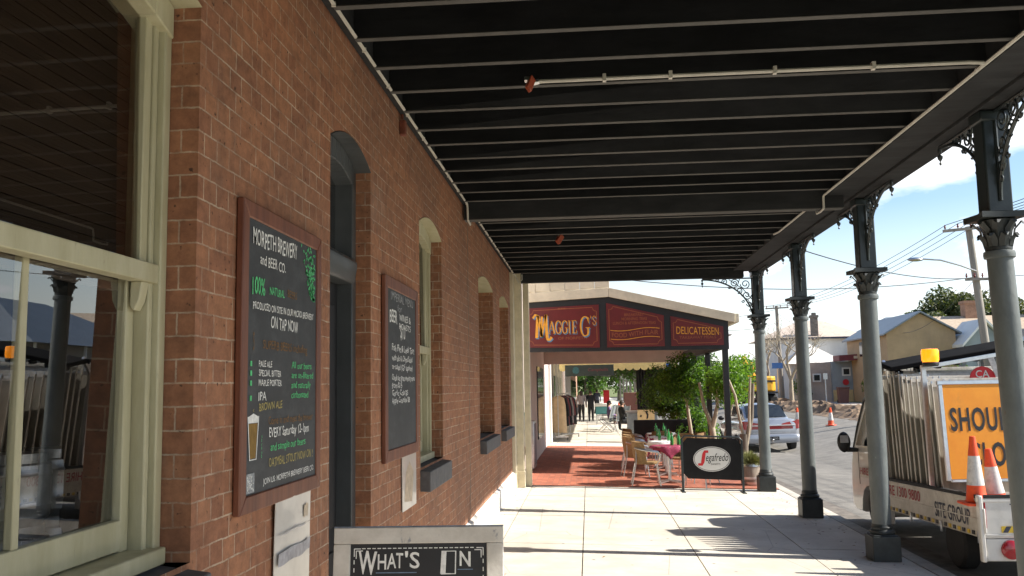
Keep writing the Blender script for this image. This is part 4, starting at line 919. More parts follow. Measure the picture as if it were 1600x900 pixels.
mb = MB(); mb.cone((1.02, 30.568, 2.39), (1.02, 30.56, 2.39), .115, .115, 18); mb.build('emblem', 'emblem_teal', hs)
mb = MB(); text(mb, 'Campbells', (1.75, 30.568, 2.36), XV, ZV, .10, .66, 0, 'c', -.004, .02, .2); mb.build('lettering', 'maroon_paint', hs, smooth=False)
for x in (.8, 2.15): mb = MB(); mb.tube([(x, 30.6, 2.57), (x, 30.6, 3.0)], .008, 5); mb.build('hanger', 'steel', hs)
sh3 = thing('shop_building', 'far row of shops with dark verandah further up the pavement', 'shop', (0, 70, 0))
mb = MB(); mb.box(-6, .05, 47.2, 110, 0, 5.5); mb.build('wall', 'brick_far', sh3)
mb = MB(); mb.prism([(0, 49, 3.2), (4.4, 49, 2.8), (4.4, 49, 2.95), (0, 49, 3.4)], (0, 50, 0)); mb.build('awning_roof', 'dark_paint', sh3)
for y in (49.2, 55, 61, 67, 73, 80): mb = MB(); mb.box(4.1, 4.24, y-.07, y+.07, -.12, 2.85); mb.build('post', 'pole_wood', sh3)
mb = MB()
for y in range(50, 100, 5): mb.box(.05, .1, y, y+2.6, .6, 2.4)
mb.build('shop_window', 'dark_glass', sh3)
for y in (48, 53, 58, 63): mb = MB(); mb.box(.05, .2, y, y+.25, 0, 3.0); mb.build('pilaster', 'house_white', sh3)

# ---- Cafe tables and chairs
def cafe_chair():
    t = thing('cafe_chair', 'rattan cafe chair with bright aluminium arms and legs', 'chair', (0, 0, 0), 0, 'rattan chairs at the cafe tables')
    # faces +X ; seat centre at origin
    mb = MB(); pts = []
    n = 12; rows = [(.44, .23), (.60, .245), (.74, .25), (.84, .235)]
    v = []; 
    for (z, r) in rows:
        for k in range(n+1):
            a = PI*.5+PI*k/n; lean = -.05*(z-.44)/.4
            zz = z-(.10*abs(k/n-.5)*2)**1.5 if z > .8 else z
            v.append((r*math.cos(a)*.95+lean, r*math.sin(a), zz))
    m = len(v); v += [(x*.93, y*.93, z) for x, y, z in v]
    f = []
    for i in range(len(rows)-1):
        for k in range(n): a = i*(n+1)+k; f += [(a, a+1, a+n+2, a+n+1), (m+a+1, m+a, m+a+n+1, m+a+n+2)]
    L = (len(rows)-1)*(n+1)
    for k in range(n): f += [(L+k, L+k+1, m+L+k+1, m+L+k), (k+1, k, m+k, m+k+1)]
    f += [(i*(n+1), (i+1)*(n+1), m+(i+1)*(n+1), m+i*(n+1)) for i in range(3)]+[((i+1)*(n+1)+n, i*(n+1)+n, m+i*(n+1)+n, m+(i+1)*(n+1)+n) for i in range(3)]
    mb.add(v, f); mb.build('backrest', 'rattan', t, world=False)
    mb = MB(); mb.lathe([(.2, .40), (.235, .41), (.24, .44), (.2, .455), (.05, .45)], (.02, 0, 0), 20); mb.build('seat', 'rattan', t, world=False)
    for s in (-1, 1):
        a = MB(); a.tube([(-.22, s*.2, .72), (-.1, s*.27, .69), (.08, s*.285, .66), (.2, s*.27, .64), (.255, s*.24, .58), (.24, s*.22, .48), (.2, s*.19, .42)], [.016, .021, .024, .024, .02, .015, .014], 8); a.build('arm', 'alu', t, world=False)
        l = MB(); l.tube([(.2, s*.19, .43), (.25, s*.23, 0)], .013, 7); l.build('leg', 'alu', t, world=False)
        l = MB(); l.tube([(-.19, s*.15, .80), (-.2, s*.17, .43), (-.29, s*.21, 0)], .013, 7); l.build('leg', 'alu', t, world=False)
    b = MB(); b.tube([(-.23, -.18, .25), (-.23, .18, .25)], .009, 6); b.tube([(.22, -.2, .3), (.22, .2, .3)], .009, 6); b.build('stretcher', 'alu', t, world=False)
    return t
tables = [(2.98, 18.45), (3.05, 20.0), (3.12, 21.6), (3.2, 23.2)]
tb0 = None
tl = ['nearest cafe table, with crimson cloth, behind the black cafe banner', 'second cafe table from the banner, with white top cloth', 'third cafe table from the banner, with crimson cloth', 'farthest cafe table in the row, beside the dark low screen']
for i, (x, y) in enumerate(tables):
    zg = pavz(x)+.012
    if tb0 is None:
        t = tb0 = thing('cafe_table', tl[0], 'table', (x, y, zg), 0, 'cafe tables on the red paving')
        mb = MB(); mb.lathe([(.02, .70), (.36, .70), (.36, .725), (.02, .725)], (0, 0, 0), 24); mb.build('tabletop', 'alu', t, world=False)
        mb = MB(); mb.cone((0, 0, .05), (0, 0, .70), .035, .03, 12); mb.build('pedestal', 'alu', t, world=False)
        mb = MB()
        for k in range(4): mb.bar((0, 0, .06), (.3*math.cos(PI/4+k*PI/2), .3*math.sin(PI/4+k*PI/2), .02), .05, .03)
        mb.build('foot', 'alu', t, world=False)
    else: dup(tb0, (x, y, zg), 0, tl[i])
    def cloth(name, rx, ry, drop, mat, label, zoff, rot):
        mb = MB(); n = 16; v = []; f = []
        for a in range(n+1):
            for b in range(n+1):
                u, w = -1+2*a/n, -1+2*b/n; px, py = u*rx, w*ry
                r = max(abs(px), abs(py)); lim = .37
                q = Vector((px, py)); z = .728+zoff
                if q.length > lim:
                    e = q.length-lim; q2 = q.normalized()*(lim+.18*e+.012*math.sin(math.atan2(py, px)*9)); z -= min(e, .9)*.93; q = q2
                c_, s_ = math.cos(rot), math.sin(rot)
                v.append((x+q.x*c_-q.y*s_, y+q.x*s_+q.y*c_, zg+z))
        for a in range(n):
            for b in range(n): i0 = a*(n+1)+b; f.append((i0, i0+n+1, i0+n+2, i0+1))
        mb.add(v, f); o = mb.build(name, mat, ang=80); so_ = o.modifiers.new('thick', 'SOLIDIFY'); so_.thickness = .004; so_.offset = 1
        tag(o, label, 'tablecloth', 'tablecloths on the cafe tables')
    nm = ('nearest', 'second', 'third', 'farthest')[i]
    cloth('tablecloth', .45, .45, .2, 'cloth_red' if i != 1 else 'cloth_white', ('crimson' if i != 1 else 'white')+' cloth draped over the %s cafe table' % nm, 0, .78)
    if i in (0, 2, 3):
        cloth('tablecloth', .46, .4, .2, 'cloth_white' if i else 'cloth_white', 'white overlay cloth laid on the %s cafe table' % nm, .006, 0) if i != 0 else None
    for k, (dx, dy) in enumerate(((.06, -.05), (-.12, .12))):
        if k and i in (0,): dx, dy = .2, .05
        bz = zg+.737
        mb = MB(); mb.lathe([(.032, 0), (.034, .01), (.034, .12), (.03, .15), (.014, .19), (.013, .235), (.015, .24), (.012, .245)], (x+dx, y+dy, bz), 12)
        tag(mb.build('bottle', 'bottle'), ('green glass bottle nearer the road' if k == 0 else 'green glass bottle farther from the road')+' on the %s cafe table' % nm, 'bottle', 'green bottles on the cafe tables')
ch0 = cafe_chair()
spots = [(2.50, 17.98, .0, 'front rattan chair nearest the pavement with its back to the wall'), (2.38, 19.7, .1, 'rattan chair on the wall side of the second table'), (2.42, 20.5, -.2, 'second rattan chair on the wall side, between the second and third tables'),
         (2.45, 21.7, .05, 'rattan chair on the wall side of the third table'), (2.52, 23.4, 0, 'rattan chair on the wall side of the farthest table'),
         (3.42, 17.75, 1.35, 'rattan chair half hidden behind the black banner'), (3.62, 18.7, PI+.3, 'rattan chair on the road side of the nearest table'), (3.35, 19.3, -2.0, 'rattan chair between the nearest and second tables'), (3.75, 20.2, PI-.2, 'rattan chair on the road side of the second table'),
         (3.85, 21.8, PI, 'rattan chair on the road side of the third table'), (3.5, 20.9, -2.0, 'rattan chair between the second and third tables'), (3.15, 22.4, 1.6, 'rattan chair between the third and farthest tables')]
for i, (x, y, a, lb) in enumerate(spots):
    zg = pavz(x)+.014
    if i == 0: ch0.location = (x, y, zg); ch0.rotation_euler = (0, 0, a); ch0['label'] = lb
    else: dup(ch0, (x, y, zg), a, lb)

# ---- black banner screen
bs = thing('banner_screen', 'black cafe banner screen on two posts with a white oval coffee logo', 'banner', (3.64, 17.1, -.09))
mb = MB(); x0, x1, zt, zl = 3.10, 4.18, .87, .14
c = .1
def skx(x): return -.035*(x-3.64)
poly = [(x0+c, zl), (x1-c*.3, zl-.01), (x1-.01, zl+c*.6), (x1-.01, zt-c), (x1-c, zt), (x0+c, zt), (x0+.01, zt-c), (x0+.01, zl+c)]
mb.prism([(x, 17.09, z+skx(x)) for x, z in poly], (0, .008, 0)); bn = mb.build('fabric', 'banner', bs)
mb = MB(); 
def ell(mb, cx, cz, rx, rz, y, n=40): mb.poly([(cx+rx*math.cos(-2*PI*k/n), y, cz+rz*math.sin(-2*PI*k/n)) for k in range(n)][::-1])
ex, ez = 3.635, .50
ell(mb, ex, ez, .335, .225, 17.087); mb.build('oval', 'banner_white', bn, smooth=False)
mb = MB(); stroke(mb, [(ex+.318*math.cos(2*PI*k/40), 17.085, ez+.208*math.sin(2*PI*k/40)) for k in range(41)], .008, (0, -1, 0), lift=.0)
text(mb, 'egafredo', (ex-.115, 17.086, ez-.035), XV, ZV, .135, .40, 0, 'l', .004, 0, .2, .002, 1.05); text(mb, 'ZANETTI', (ex+.06, 17.086, ez-.105), XV, ZV, .028, .17, 0, 'c', .005, 0, 0, .002); mb.build('black_lettering', 'banner', bn, smooth=False)
mb = MB(); stroke(mb, [(ex-.25, 17.084, ez-.095), (ex-.185, 17.084, ez-.095), (ex-.165, 17.084, ez-.05), (ex-.14, 17.084, ez+.09), (ex-.12, 17.084, ez+.135), (ex-.06, 17.084, ez+.135)], [.045, .05, .06, .06, .05, .045], (0, -1, 0), lift=.002); mb.build('red_initial', 'logo_red', bn, smooth=False)
mb = MB()
for x in (x0, x1):
    mb.box(x-.02, x+.02, 17.08, 17.12, pavz(x)+.012, zt-.02+skx(x)); 
mb.tube([(x0+.0, 17.1, zt-.02+skx(x0)), (x0+.05, 17.1, zt+.03+skx(x0)), (x0+.12, 17.1, zt+.035+skx(x0)), (x1-.12, 17.1, zt+.035+skx(x1)), (x1-.05, 17.1, zt+.03+skx(x1)), (x1, 17.1, zt-.02+skx(x1))], .016, 8)
for x in (x0, x1): mb.box(x-.03, x+.03, 16.9, 17.3, pavz(x)-.003, pavz(x)+.012)
mb.build('frame', 'post_paint', bs, bevel=.003)
ls_ = MB(); ls_.box(2.6, 4.2, 24.6, 24.64, .1, .95); tag(ls_.build('low_screen', 'banner', bevel=.03), 'low dark fabric screen behind the farthest cafe table', 'screen')
# half barrel planter with a clipped grassy plant
bp = thing('barrel_planter', 'weathered half wine barrel planter with pale hoops beside the last column', 'planter', (4.52, 18.35, -.11))
mb = MB(); prof = [(.165, 0), (.195, .1), (.205, .2), (.20, .32), (.185, .42), (.165, .42), (.165, .38)]
mb.lathe(prof, (4.52, 18.35, -.10), 22); mb.build('staves', 'barrel_wood', bp)
for z0, r0, r1 in ((.02, .175, .182), (.12, .202, .206), (.36, .2, .193)): mb = MB(); mb.lathe([(r0, z0), (r0+.004, z0), (r1+.004, z0+.045), (r1, z0+.045)], (4.52, 18.35, -.10), 22); mb.build('hoop', 'steel', bp)
mb = MB(); rg = random.Random(11)
for k in range(1500):
    a = rg.uniform(0, 2*PI); e = math.acos(rg.uniform(-.1, 1)); L = rg.uniform(.2, .31); d = Vector((math.sin(e)*math.cos(a)*.8, math.sin(e)*math.sin(a)*.8, math.cos(e)))
    b = Vector((4.52+.1*d.x, 18.35+.1*d.y, .30+.02)); s_ = d.cross(Vector((rg.gauss(0, 1), rg.gauss(0, 1), rg.gauss(0, 1)))).normalized()*.006
    tip = b+d*L+Vector((0, 0, -.03)); mb.add([b-s_, b+s_, b+d*L*.6+s_*.7, b+d*L*.6-s_*.7, tip], [(0, 1, 2, 3), (3, 2, 4)])
tag(mb.build('grass_plant', 'grass_blade', smooth=False), 'clipped dome of pale ornamental grass growing in the half barrel', 'plant')

# ---- ficus trees along the cafe kerb
def tree(name, label, x, y, zg, trunk, clumps, nleaf, size, seed, mats, bark, rad=.05, group=None, cat='tree'):
    t = thing(name, label, cat, (x, y, zg), 0, group); rg = random.Random(seed)
    mb = MB()
    for path, r0, r1 in trunk:
        P = [Vector((x+p[0], y+p[1], zg+p[2])) for p in path]; n = len(P)
        Q = []
        for i in range(n-1):
            for k in range(3): Q.append(P[i].lerp(P[i+1], k/3)+Vector((rg.uniform(-1, 1), rg.uniform(-1, 1), 0))*r0*.18)
        Q.append(P[-1]); mb.tube(Q, [r0+(r1-r0)*i/(len(Q)-1) for i in range(len(Q))], 8)
    mb.build('trunk', bark, t, ang=80)
    mb = MB()
    for (cx, cy, cz, rx, ry, rz, wgt) in clumps: mb.leaves((x+cx, y+cy, zg+cz), (rx, ry, rz), int(nleaf*wgt), size, rg)
    mb.build('crown', mats, t, smooth=False)
    return t
LM = ['leaf_a', 'leaf_b', 'leaf_c']
def rclumps(c, R_, n, seed, rmin=.25, rmax=.5):
    rg = random.Random(seed); out = []
    for k in range(n):
        d = Vector((rg.gauss(0, 1), rg.gauss(0, 1), rg.gauss(0, 1))).normalized()*rg.uniform(.35, .95); r = rg.uniform(rmin, rmax)
        out.append((c[0]+d.x*R_[0], c[1]+d.y*R_[1], c[2]+d.z*R_[2], r*rg.uniform(.8, 1.2), r*rg.uniform(.8, 1.2), r*rg.uniform(.7, 1.1), r*r/.14))
    return out
tree('ficus_tree', 'bushy green ficus with a thick pale forked trunk behind the corner post', 4.32, 21.7, -.1, [([(0, 0, 0), (-.02, 0, .5), (-.06, 0, .95)], .085, .07), ([(-.06, 0, .93), (-.2, .05, 1.4), (-.3, .1, 2.0)], .055, .03), ([(-.05, 0, .93), (.08, -.05, 1.45), (.1, -.1, 2.1)], .055, .03)],
     rclumps((.25, 0, 2.05), (.62, .8, .55), 18, 1, .22, .42), 330, .085, 2, ['leaf_a', 'leaf_b', 'leaf_b', 'leaf_c'][:3], 'pale_bark', group='ficus trees along the cafe kerb')
tree('ficus_tree', 'dark ficus with a slim white forked trunk beside the cafe tables', 4.0, 23.7, -.1, [([(.05, 0, 0), (0, 0, .6), (-.05, 0, 1.2), (-.08, 0, 1.5)], .05, .04), ([(-.08, 0, 1.48), (-.22, 0, 1.9)], .03, .02), ([(-.08, 0, 1.48), (.1, 0, 1.95), (.2, 0, 2.2)], .03, .02)],
     rclumps((-.15, 0, 2.1), (.75, .7, .6), 20, 3, .25, .45), 340, .085, 4, LM, 'pale_bark', group='ficus trees along the cafe kerb')
tree('ficus_tree', 'shaded leafy ficus farther back in the hedge row', 3.9, 26.4, -.1, [([(0, 0, 0), (0, 0, .8), (.05, 0, 1.6)], .05, .035)],
     rclumps((-.1, 0, 1.75), (.85, .8, 1.0), 26, 5, .3, .5), 330, .09, 6, ['leaf_c', 'leaf_c', 'leaf_a'], 'pale_bark', group='ficus trees along the cafe kerb')
tree('ficus_tree', 'low dense ficus bush under the hedge row by the posts', 4.2, 25.0, -.1, [([(0, 0, 0), (.03, 0, .5)], .03, .02)],
     rclumps((0, 0, .75), (.6, .9, .55), 18, 9, .25, .42), 330, .085, 8, LM, 'pale_bark', group='ficus trees along the cafe kerb')
tree('ficus_tree', 'sunlit yellow green ficus hanging out over the street by the corner post', 5.05, 22.6, -.1, [([(-.45, 0, 0), (-.35, 0, .8), (-.1, 0, 1.7), (.05, 0, 2.2)], .045, .025)],
     rclumps((.0, 0, 2.05), (.38, .6, .55), 14, 7, .2, .36), 330, .085, 10, ['leaf_b', 'leaf_b', 'leaf_a'], 'pale_bark', group='ficus trees along the cafe kerb')
# pruned stump with bare poles
ps = thing('pruned_stump', 'lopped tree stump with three bare upright limbs at the kerb', 'stump', (4.82, 20.7, -.12))
mb = MB(); mb.tube([(4.82, 20.7, -.12), (4.80, 20.7, .3), (4.82, 20.7, .75)], [.11, .10, .09], 10, )
mb.build('trunk', 'bark', ps, ang=70)
for path, r0, m_ in (([(4.82, 20.7, .65), (4.72, 20.7, 1.2), (4.66, 20.68, 1.6), (4.50, 20.66, 2.02)], .035, 'pale_bark'), ([(4.84, 20.7, .3), (4.93, 20.65, .9), (4.95, 20.62, 1.4), (4.99, 20.6, 1.98)], .034, 'pale_bark'), ([(4.85, 20.7, .5), (5.0, 20.72, 1.1), (5.06, 20.72, 1.86)], .055, 'bark')):
    mb = MB(); mb.tube(path, [r0*(1-.25*i/(len(path)-1)) for i in range(len(path))], 8); mb.build('limb', m_, ps, ang=70)

# ================================================================ WORK TRUCK AT THE KERB
TX, TY, TZ = 6.32, 9.95, -.27
tk = thing('work_truck', 'white flatbed roadworks truck at the kerb with lettered tray sides', 'truck', (TX, TY, TZ))
tk.rotation_euler = (-.035, 0, 0)
def T(mb, name, mats, parent=None, **k): return mb.build(name, mats, parent or tk, world=False, **k)
mb = MB(); mb.box(-.88, .88, .04, 3.15, .66, .74); mb.box(-.5, -.38, .3, 4.6, .42, .6); mb.box(.38, .5, .3, 4.6, .42, .6)
for y in (.5, 1.4, 2.4, 3.0): mb.box(-.85, .85, y-.03, y+.03, .55, .66)
T(mb, 'chassis', 'black_plastic')
for s, lab in ((-1, None), (1, None)):
    mb = MB(); x = s*.885
    mb.box(min(x, x-s*.03), max(x, x-s*.03), .05, 3.15, .50, .885)
    mb.box(min(x, x+s*.006), max(x, x+s*.006), .05, 3.15, .865, .892); mb.box(min(x, x+s*.006), max(x, x+s*.006), .05, 3.15, .675, .69); mb.box(min(x, x+s*.008), max(x, x+s*.008), .05, 3.15, .50, .512)
    sd_ = T(mb, 'side_board', 'truck_dirty', bevel=.004)
    m2 = MB(); m2.box(x-.034 if s > 0 else x-.004, x+.004 if s > 0 else x+.034, .07, 3.12, .893, .93); T(m2, 'top_rail', 'rubber', sd_)
    m2 = MB()
    for k in range(24): m2.box(min(x, x+s*.009), max(x, x+s*.009), .06+k*.128, .06+k*.128+.064, .515, .555, k % 2)
    T(m2, 'warning_stripe', ['yellow', 'sign_black'], sd_)
    for y in (.08, 1.1, 2.1, 3.05): m2 = MB(); m2.box(min(x, x+s*.02), max(x, x+s*.02), y-.02, y+.02, .44, .56); T(m2, 'latch', 'steel', sd_, bevel=.004)
    if s < 0:
        m2 = MB(); text(m2, 'SITE GROUP', (x-.002, 1.28, .60), -YV, ZV, .165, 1.0, 0, 'l', .012, .0); T(m2, 'dark_lettering', 'dark_ink', sd_, smooth=False)
        m2 = MB(); text(m2, 'HIRE 1300 9800', (x-.002, 3.1, .715), -YV, ZV, .125, 1.35, 0, 'l', .012, .0); T(m2, 'red_lettering', 'red_ink', sd_, smooth=False)
mb = MB(); mb.box(-.86, .86, .0, .03, .50, .90); mb.box(-.86, .86, -.006, .036, .86, .885); mb.box(-.86, .86, -.012, 0, .52, .54); tg = T(mb, 'tailgate', 'truck_white', bevel=.005)
mb = MB(); mb.box(-.84, .84, -.004, .034, .901, .935); T(mb, 'top_rail', 'rubber', tg)
mb = MB(); text(mb, 'TRAFFIC', (-.60, -.008, .77), XV, ZV, .075, 1.1, 0, 'l', .01); T(mb, 'dark_lettering', 'dark_ink', tg, smooth=False)
mb = MB(); mb.box(-.7, -.2, -.012, -.007, .555, .62)
for k in range(5): a = -.69+k*.1; mb.prism([(a, -.014, .556), (a+.05, -.014, .556), (a+.09, -.014, .619), (a+.04, -.014, .619)], (0, .002, 0), 1)
T(mb, 'marker_stripe', ['yellow', 'dark_ink'], tg)
mb = MB(); mb.box(-.91, -.865, -.02, .06, .26, .93); mb.box(-.875, -.85, -.03, .02, .55, .80); T(mb, 'corner_post', 'truck_white', bevel=.012)
mb = MB(); mb.box(.865, .91, -.02, .06, .26, .93); T(mb, 'corner_post', 'truck_white', bevel=.012)
mb = MB(); mb.box(-.86, .86, .0, .04, .27, .495); bp_ = T(mb, 'rear_bar', 'truck_white', bevel=.01)
mb = MB(); mb.box(-.855, -.84, -.01, .0, .60, .86); T(mb, 'reflector', 'tail_red', bevel=.003)
for x in (-.62, .62):
    mb = MB(); mb.lathe([(.098, .0), (.095, .03), (.07, .045), (.01, .05)], (0, 0, 0), 24); mb.v = [(p[0]+x, -p[2], p[1]+.385) for p in mb.v]; T(mb, 'tail_lamp', 'tail_red')
def wheel(x, y, r=.29, w=.2):
    z = r+.035*y+.01; mb = MB(); mb.v = []
    mb.lathe([(r*.62, -w/2), (r*.9, -w/2), (r, -w*.36), (r, w*.36), (r*.9, w/2), (r*.62, w/2)], (0, 0, 0), 28); mb.v = [(p[2]+x, p[0]+y, p[1]+z) for p in mb.v]
    o = T(mb, 'wheel', 'rubber'); m2 = MB(); m2.lathe([(r*.2, -w*.47), (r*.62, -w*.44), (r*.62, w*.44), (r*.2, w*.47)], (0, 0, 0), 24); m2.v = [(p[2]+x, p[0]+y, p[1]+z) for p in m2.v]; T(m2, 'rim', 'steel', o)
for x in (-.70, .70): wheel(x, 1.0); wheel(x, 3.93)
# mudguard behind the cab
mb = MB()
for s in (-1, 1): 
    mb.box(s*.80-.07, s*.80+.07, 3.24, 3.28, .28, .60)
T(mb, 'mudguard', 'truck_white', bevel=.015)
# cab: side profile swept across and tucked in towards the roof
prof = [(3.28, .42), (3.28, 1.30), (3.32, 1.98), (3.42, 2.06), (4.05, 2.08), (4.22, 2.02), (4.48, 1.62), (4.66, 1.28), (4.76, 1.05), (4.82, .78), (4.82, .42), (4.68, .34), (4.36, .34), (4.31, .52), (4.2, .66), (4.05, .73), (3.9, .73), (3.73, .66), (3.62, .52), (3.58, .36), (3.4, .36)]
def tuck(z): return .85 if z < 1.25 else .85-.10*min(1, (z-1.25)/.8)
mb = MB(); n = len(prof)
v = []
xs = (-1, -.94, .94, 1)
for xi in xs:
    for (y, z) in prof:
        e = .03 if abs(xi) == 1 else 0; cy, cz = 4.0, 1.2
        v.append((tuck(z)*xi, y+(cy-y)*e, z+(cz-z)*e))
f = [tuple(range(n)), tuple(range(4*n-1, 3*n-1, -1))]
for i in range(3): f += [(i*n+k, (i+1)*n+k, (i+1)*n+(k+1) % n, i*n+(k+1) % n) for k in range(n)]
mb.add(v, f); cab = T(mb, 'cab', 'truck_white', ang=50)
for s in (-1, 1):
    g_ = [(3.5, 1.32), (3.52, 1.92), (4.06, 1.96), (4.28, 1.66), (4.5, 1.32)]
    mb = MB(); mb.prism([(s*(tuck(z)*.995+.006), y, z) for y, z in g_], (s*.004, 0, 0)); T(mb, 'side_window', 'dark_glass', cab)
    mb = MB(); mb.tube([(s*(tuck(1.3)+.01), 4.64, 1.22), (s*(tuck(1.6)+.008), 4.46, 1.6), (s*(tuck(1.98)+.006), 4.2, 2.0), (s*(tuck(2.0)+.006), 4.05, 2.05), (s*(tuck(2.0)+.006), 3.45, 2.02)], .018, 6); T(mb, 'door_seal', 'black_plastic', cab)
    mb = MB(); mb.box(s*.856-.004, s*.856+.004, 3.47, 3.475, .5, 1.3); mb.box(s*.856-.004, s*.856+.004, 4.36, 4.365, .75, 1.28); mb.box(s*.862-.012, s*.862+.012, 3.52, 3.64, 1.12, 1.15); T(mb, 'door_trim', 'black_plastic', cab)
mb = MB(); mb.prism([(-.70, 4.255, 2.0), (.70, 4.255, 2.0), (.76, 4.665, 1.30), (-.76, 4.665, 1.30)], (0, .008, .004)); T(mb, 'windscreen', 'dark_glass', cab)
mb = MB(); mb.box(-.8, .8, 4.80, 4.87, .40, .62); T(mb, 'bumper', 'black_plastic', cab, bevel=.02)
mb = MB()
for s in (-1, 1): mb.box(s*.62-.12, s*.62+.12, 4.79, 4.84, .72, .9)
T(mb, 'headlight', 'steel', cab, bevel=.02)
mb = MB(); mb.box(-.862, -.856, 3.5, 4.3, .86, 1.0); text(mb, 'HIRE', (-.864, 4.28, .9), -YV, ZV, .1, .4, 1, bold=.01); T(mb, 'door_lettering', ['truck_dirty', 'red_ink'], cab, smooth=False)
mr = MB(); mr.ball((-1.04, 4.42, 1.37), .10, .05, .155, 16, 10); mirror = T(mr, 'mirror', 'black_plastic')
mr = MB(); mr.prism([(-1.105, 4.375, 1.36), (-.985, 4.375, 1.36), (-.985, 4.375, 1.47), (-1.105, 4.375, 1.47)], (0, -.01, 0)); T(mr, 'mirror_glass', 'steel', mirror)
mr = MB(); mr.tube([(-.97, 4.44, 1.27), (-.85, 4.46, 1.26)], .025, 8); mr.box(-1.0, -.84, 4.42, 4.48, 1.22, 1.27); T(mr, 'mirror_arm', 'black_plastic', mirror)
# rack over the tray
for x in (-.84, .84): mb = MB(); mb.box(x-.025, x+.025, 1.42, 1.47, .74, 2.36 if x < 0 else 2.6); T(mb, 'rack_post', 'alu'); mb = MB(); mb.box(x-.025, x+.025, 3.10, 3.15, .74, 2.3); T(mb, 'rack_post', 'alu')
mb = MB()
mb.bar((-.86, 1.44, 2.33), (.88, 1.44, 2.60), .05, .05); T(mb, 'rack_bar', 'alu', bevel=.004); mb = MB(); mb.bar((-.84, 3.12, 2.28), (.84, 3.12, 2.28), .05, .05)
T(mb, 'rack_bar', 'alu', bevel=.004)
mb = MB(); mb.obox((.0, 2.72, 2.56), (.90, 0, .15), (0, .26, .05), (0, -.008, .03)); ab = T(mb, 'arrow_board', 'board_black', bevel=.015)
for k in range(7): x = -.75+k*.25; mb = MB(); mb.cone((x, 2.60, 2.47+x*.166), (x, 2.615, 2.43+x*.166), .06, .06, 12); T(mb, 'board_lamp', 'dark_glass', ab)
mb = MB(); mb.bar((-.84, 3.12, 2.28), (-.84, 2.9, 2.5), .04, .04); T(mb, 'board_bracket', 'alu'); mb = MB(); mb.bar((.84, 3.12, 2.28), (.84, 2.9, 2.75), .04, .04); T(mb, 'board_bracket', 'alu')
bc = thing('beacon', 'glowing amber warning beacon clamped on the truck rack', 'beacon', (5.53, 11.36, 2.07))
mb = MB(); mb.lathe([(.085, -.03), (.095, 0), (.09, .02)], (5.53, 11.36, 2.05), 20); mb.build('base', 'black_plastic', bc)
mb = MB(); mb.lathe([(.088, .02), (.098, .05), (.1, .15), (.09, .175), (.02, .18)], (5.53, 11.36, 2.05), 20); mb.build('lens', 'beacon_amber', bc, ang=60)
# stacked sign frames, the orange one last
for k in range(12):
    y = 11.25+.165*k; zt = 1.80+.020*k+rnd.uniform(-.015, .015); x0 = 5.53+rnd.uniform(-.012, .012); zb = .50
    t_ = thing('road_sign', 'boxed road sign stood on edge in the row on the truck tray', 'road sign', (x0+.8, y, zb), 0, 'boxed road signs stacked on the truck tray')
    mb = MB(); ln_ = .16; hy = .02
    def sk(x, yy, z): return (x, yy+.09*(x-x0), z)      # stack sits slightly askew on the tray
    for (xa, xb) in ((x0, x0+.012), (x0+1.60, x0+1.612)): mb.prism([sk(xa, y-hy, zb), sk(xb, y-hy, zb), sk(xb, y+hy, zb), sk(xa, y+hy, zb)], (0, ln_, zt-zb))
    mb.prism([sk(x0+.012, y-hy, zb), sk(x0+1.6, y-hy, zb), sk(x0+1.6, y+hy, zb), sk(x0+.012, y+hy, zb)], (0, .005, .04)); mb.prism([sk(x0+.012, y-hy+ln_, zt-.04), sk(x0+1.6, y-hy+ln_, zt-.04), sk(x0+1.6, y+hy+ln_, zt-.04), sk(x0+.012, y+hy+ln_, zt-.04)], (0, .004, .04))
    mb.build('frame', 'sign_edge', t_, bevel=.003)
    mb = MB(); mb.prism([sk(x0+.0125, y-.012, zb+.03), sk(x0+1.599, y-.012, zb+.03), sk(x0+1.599, y+.012, zb+.03), sk(x0+.0125, y+.012, zb+.03)], (0, ln_*.95, zt-zb-.12)); mb.build('panel', 'sign_edge_dark', t_)
    for xx in (x0+.02, x0+.3): mb = MB(); mb.tube([sk(xx, y+.03, zb+.2), (sk(xx, y+.03, zb)[0], sk(xx, y+.03, zb)[1]+ln_*.98, zt+.03)], .009, 5); mb.build('leg', 'steel', t_)
os_ = thing('road_sign', 'large orange road sign with black lettering leaning on the stacked signs on the truck', 'road sign', (6.35, 11.05, .6))
LN = .10
def OSP(x, z, d=0): return Vector((x, 11.02+LN*(z-.7)/1.1-d+.08*(x-5.5), z))
oz0, oz1, ox0, ox1 = .72, 1.80, 5.56, 7.14
nO = XV.cross(Vector((0, LN/1.1, 1)).normalized()); 
mb = MB(); mb.prism([OSP(ox0, oz0), OSP(ox1, oz0), OSP(ox1, oz1), OSP(ox0, oz1)], (0, .02, 0)); mb.build('panel', 'orange_sign', os_)
mb = MB()
mb.prism([OSP(ox0-.06, oz1, .01), OSP(ox1+.03, oz1, .01), OSP(ox1+.03, oz1+.045, .01), OSP(ox0-.06, oz1+.045, .01)], (0, .05, 0)); mb.prism([OSP(ox0-.05, oz0-.02, .005), OSP(ox0-.003, oz0-.02, .005), OSP(ox0-.003, oz1-.002, .005), OSP(ox0-.05, oz1-.002, .005)], (0, .045, 0))
mb.prism([OSP(ox0, oz0-.035, .01), OSP(ox1, oz0-.035, .01), OSP(ox1, oz0-.003, .01), OSP(ox0, oz0-.003, .01)], (0, .045, 0)); mb.build('frame', 'alu', os_, bevel=.004)
mb = MB(); uo = Vector((0, LN/1.1, 1)).normalized(); XO = Vector((1, .08, 0)).normalized()
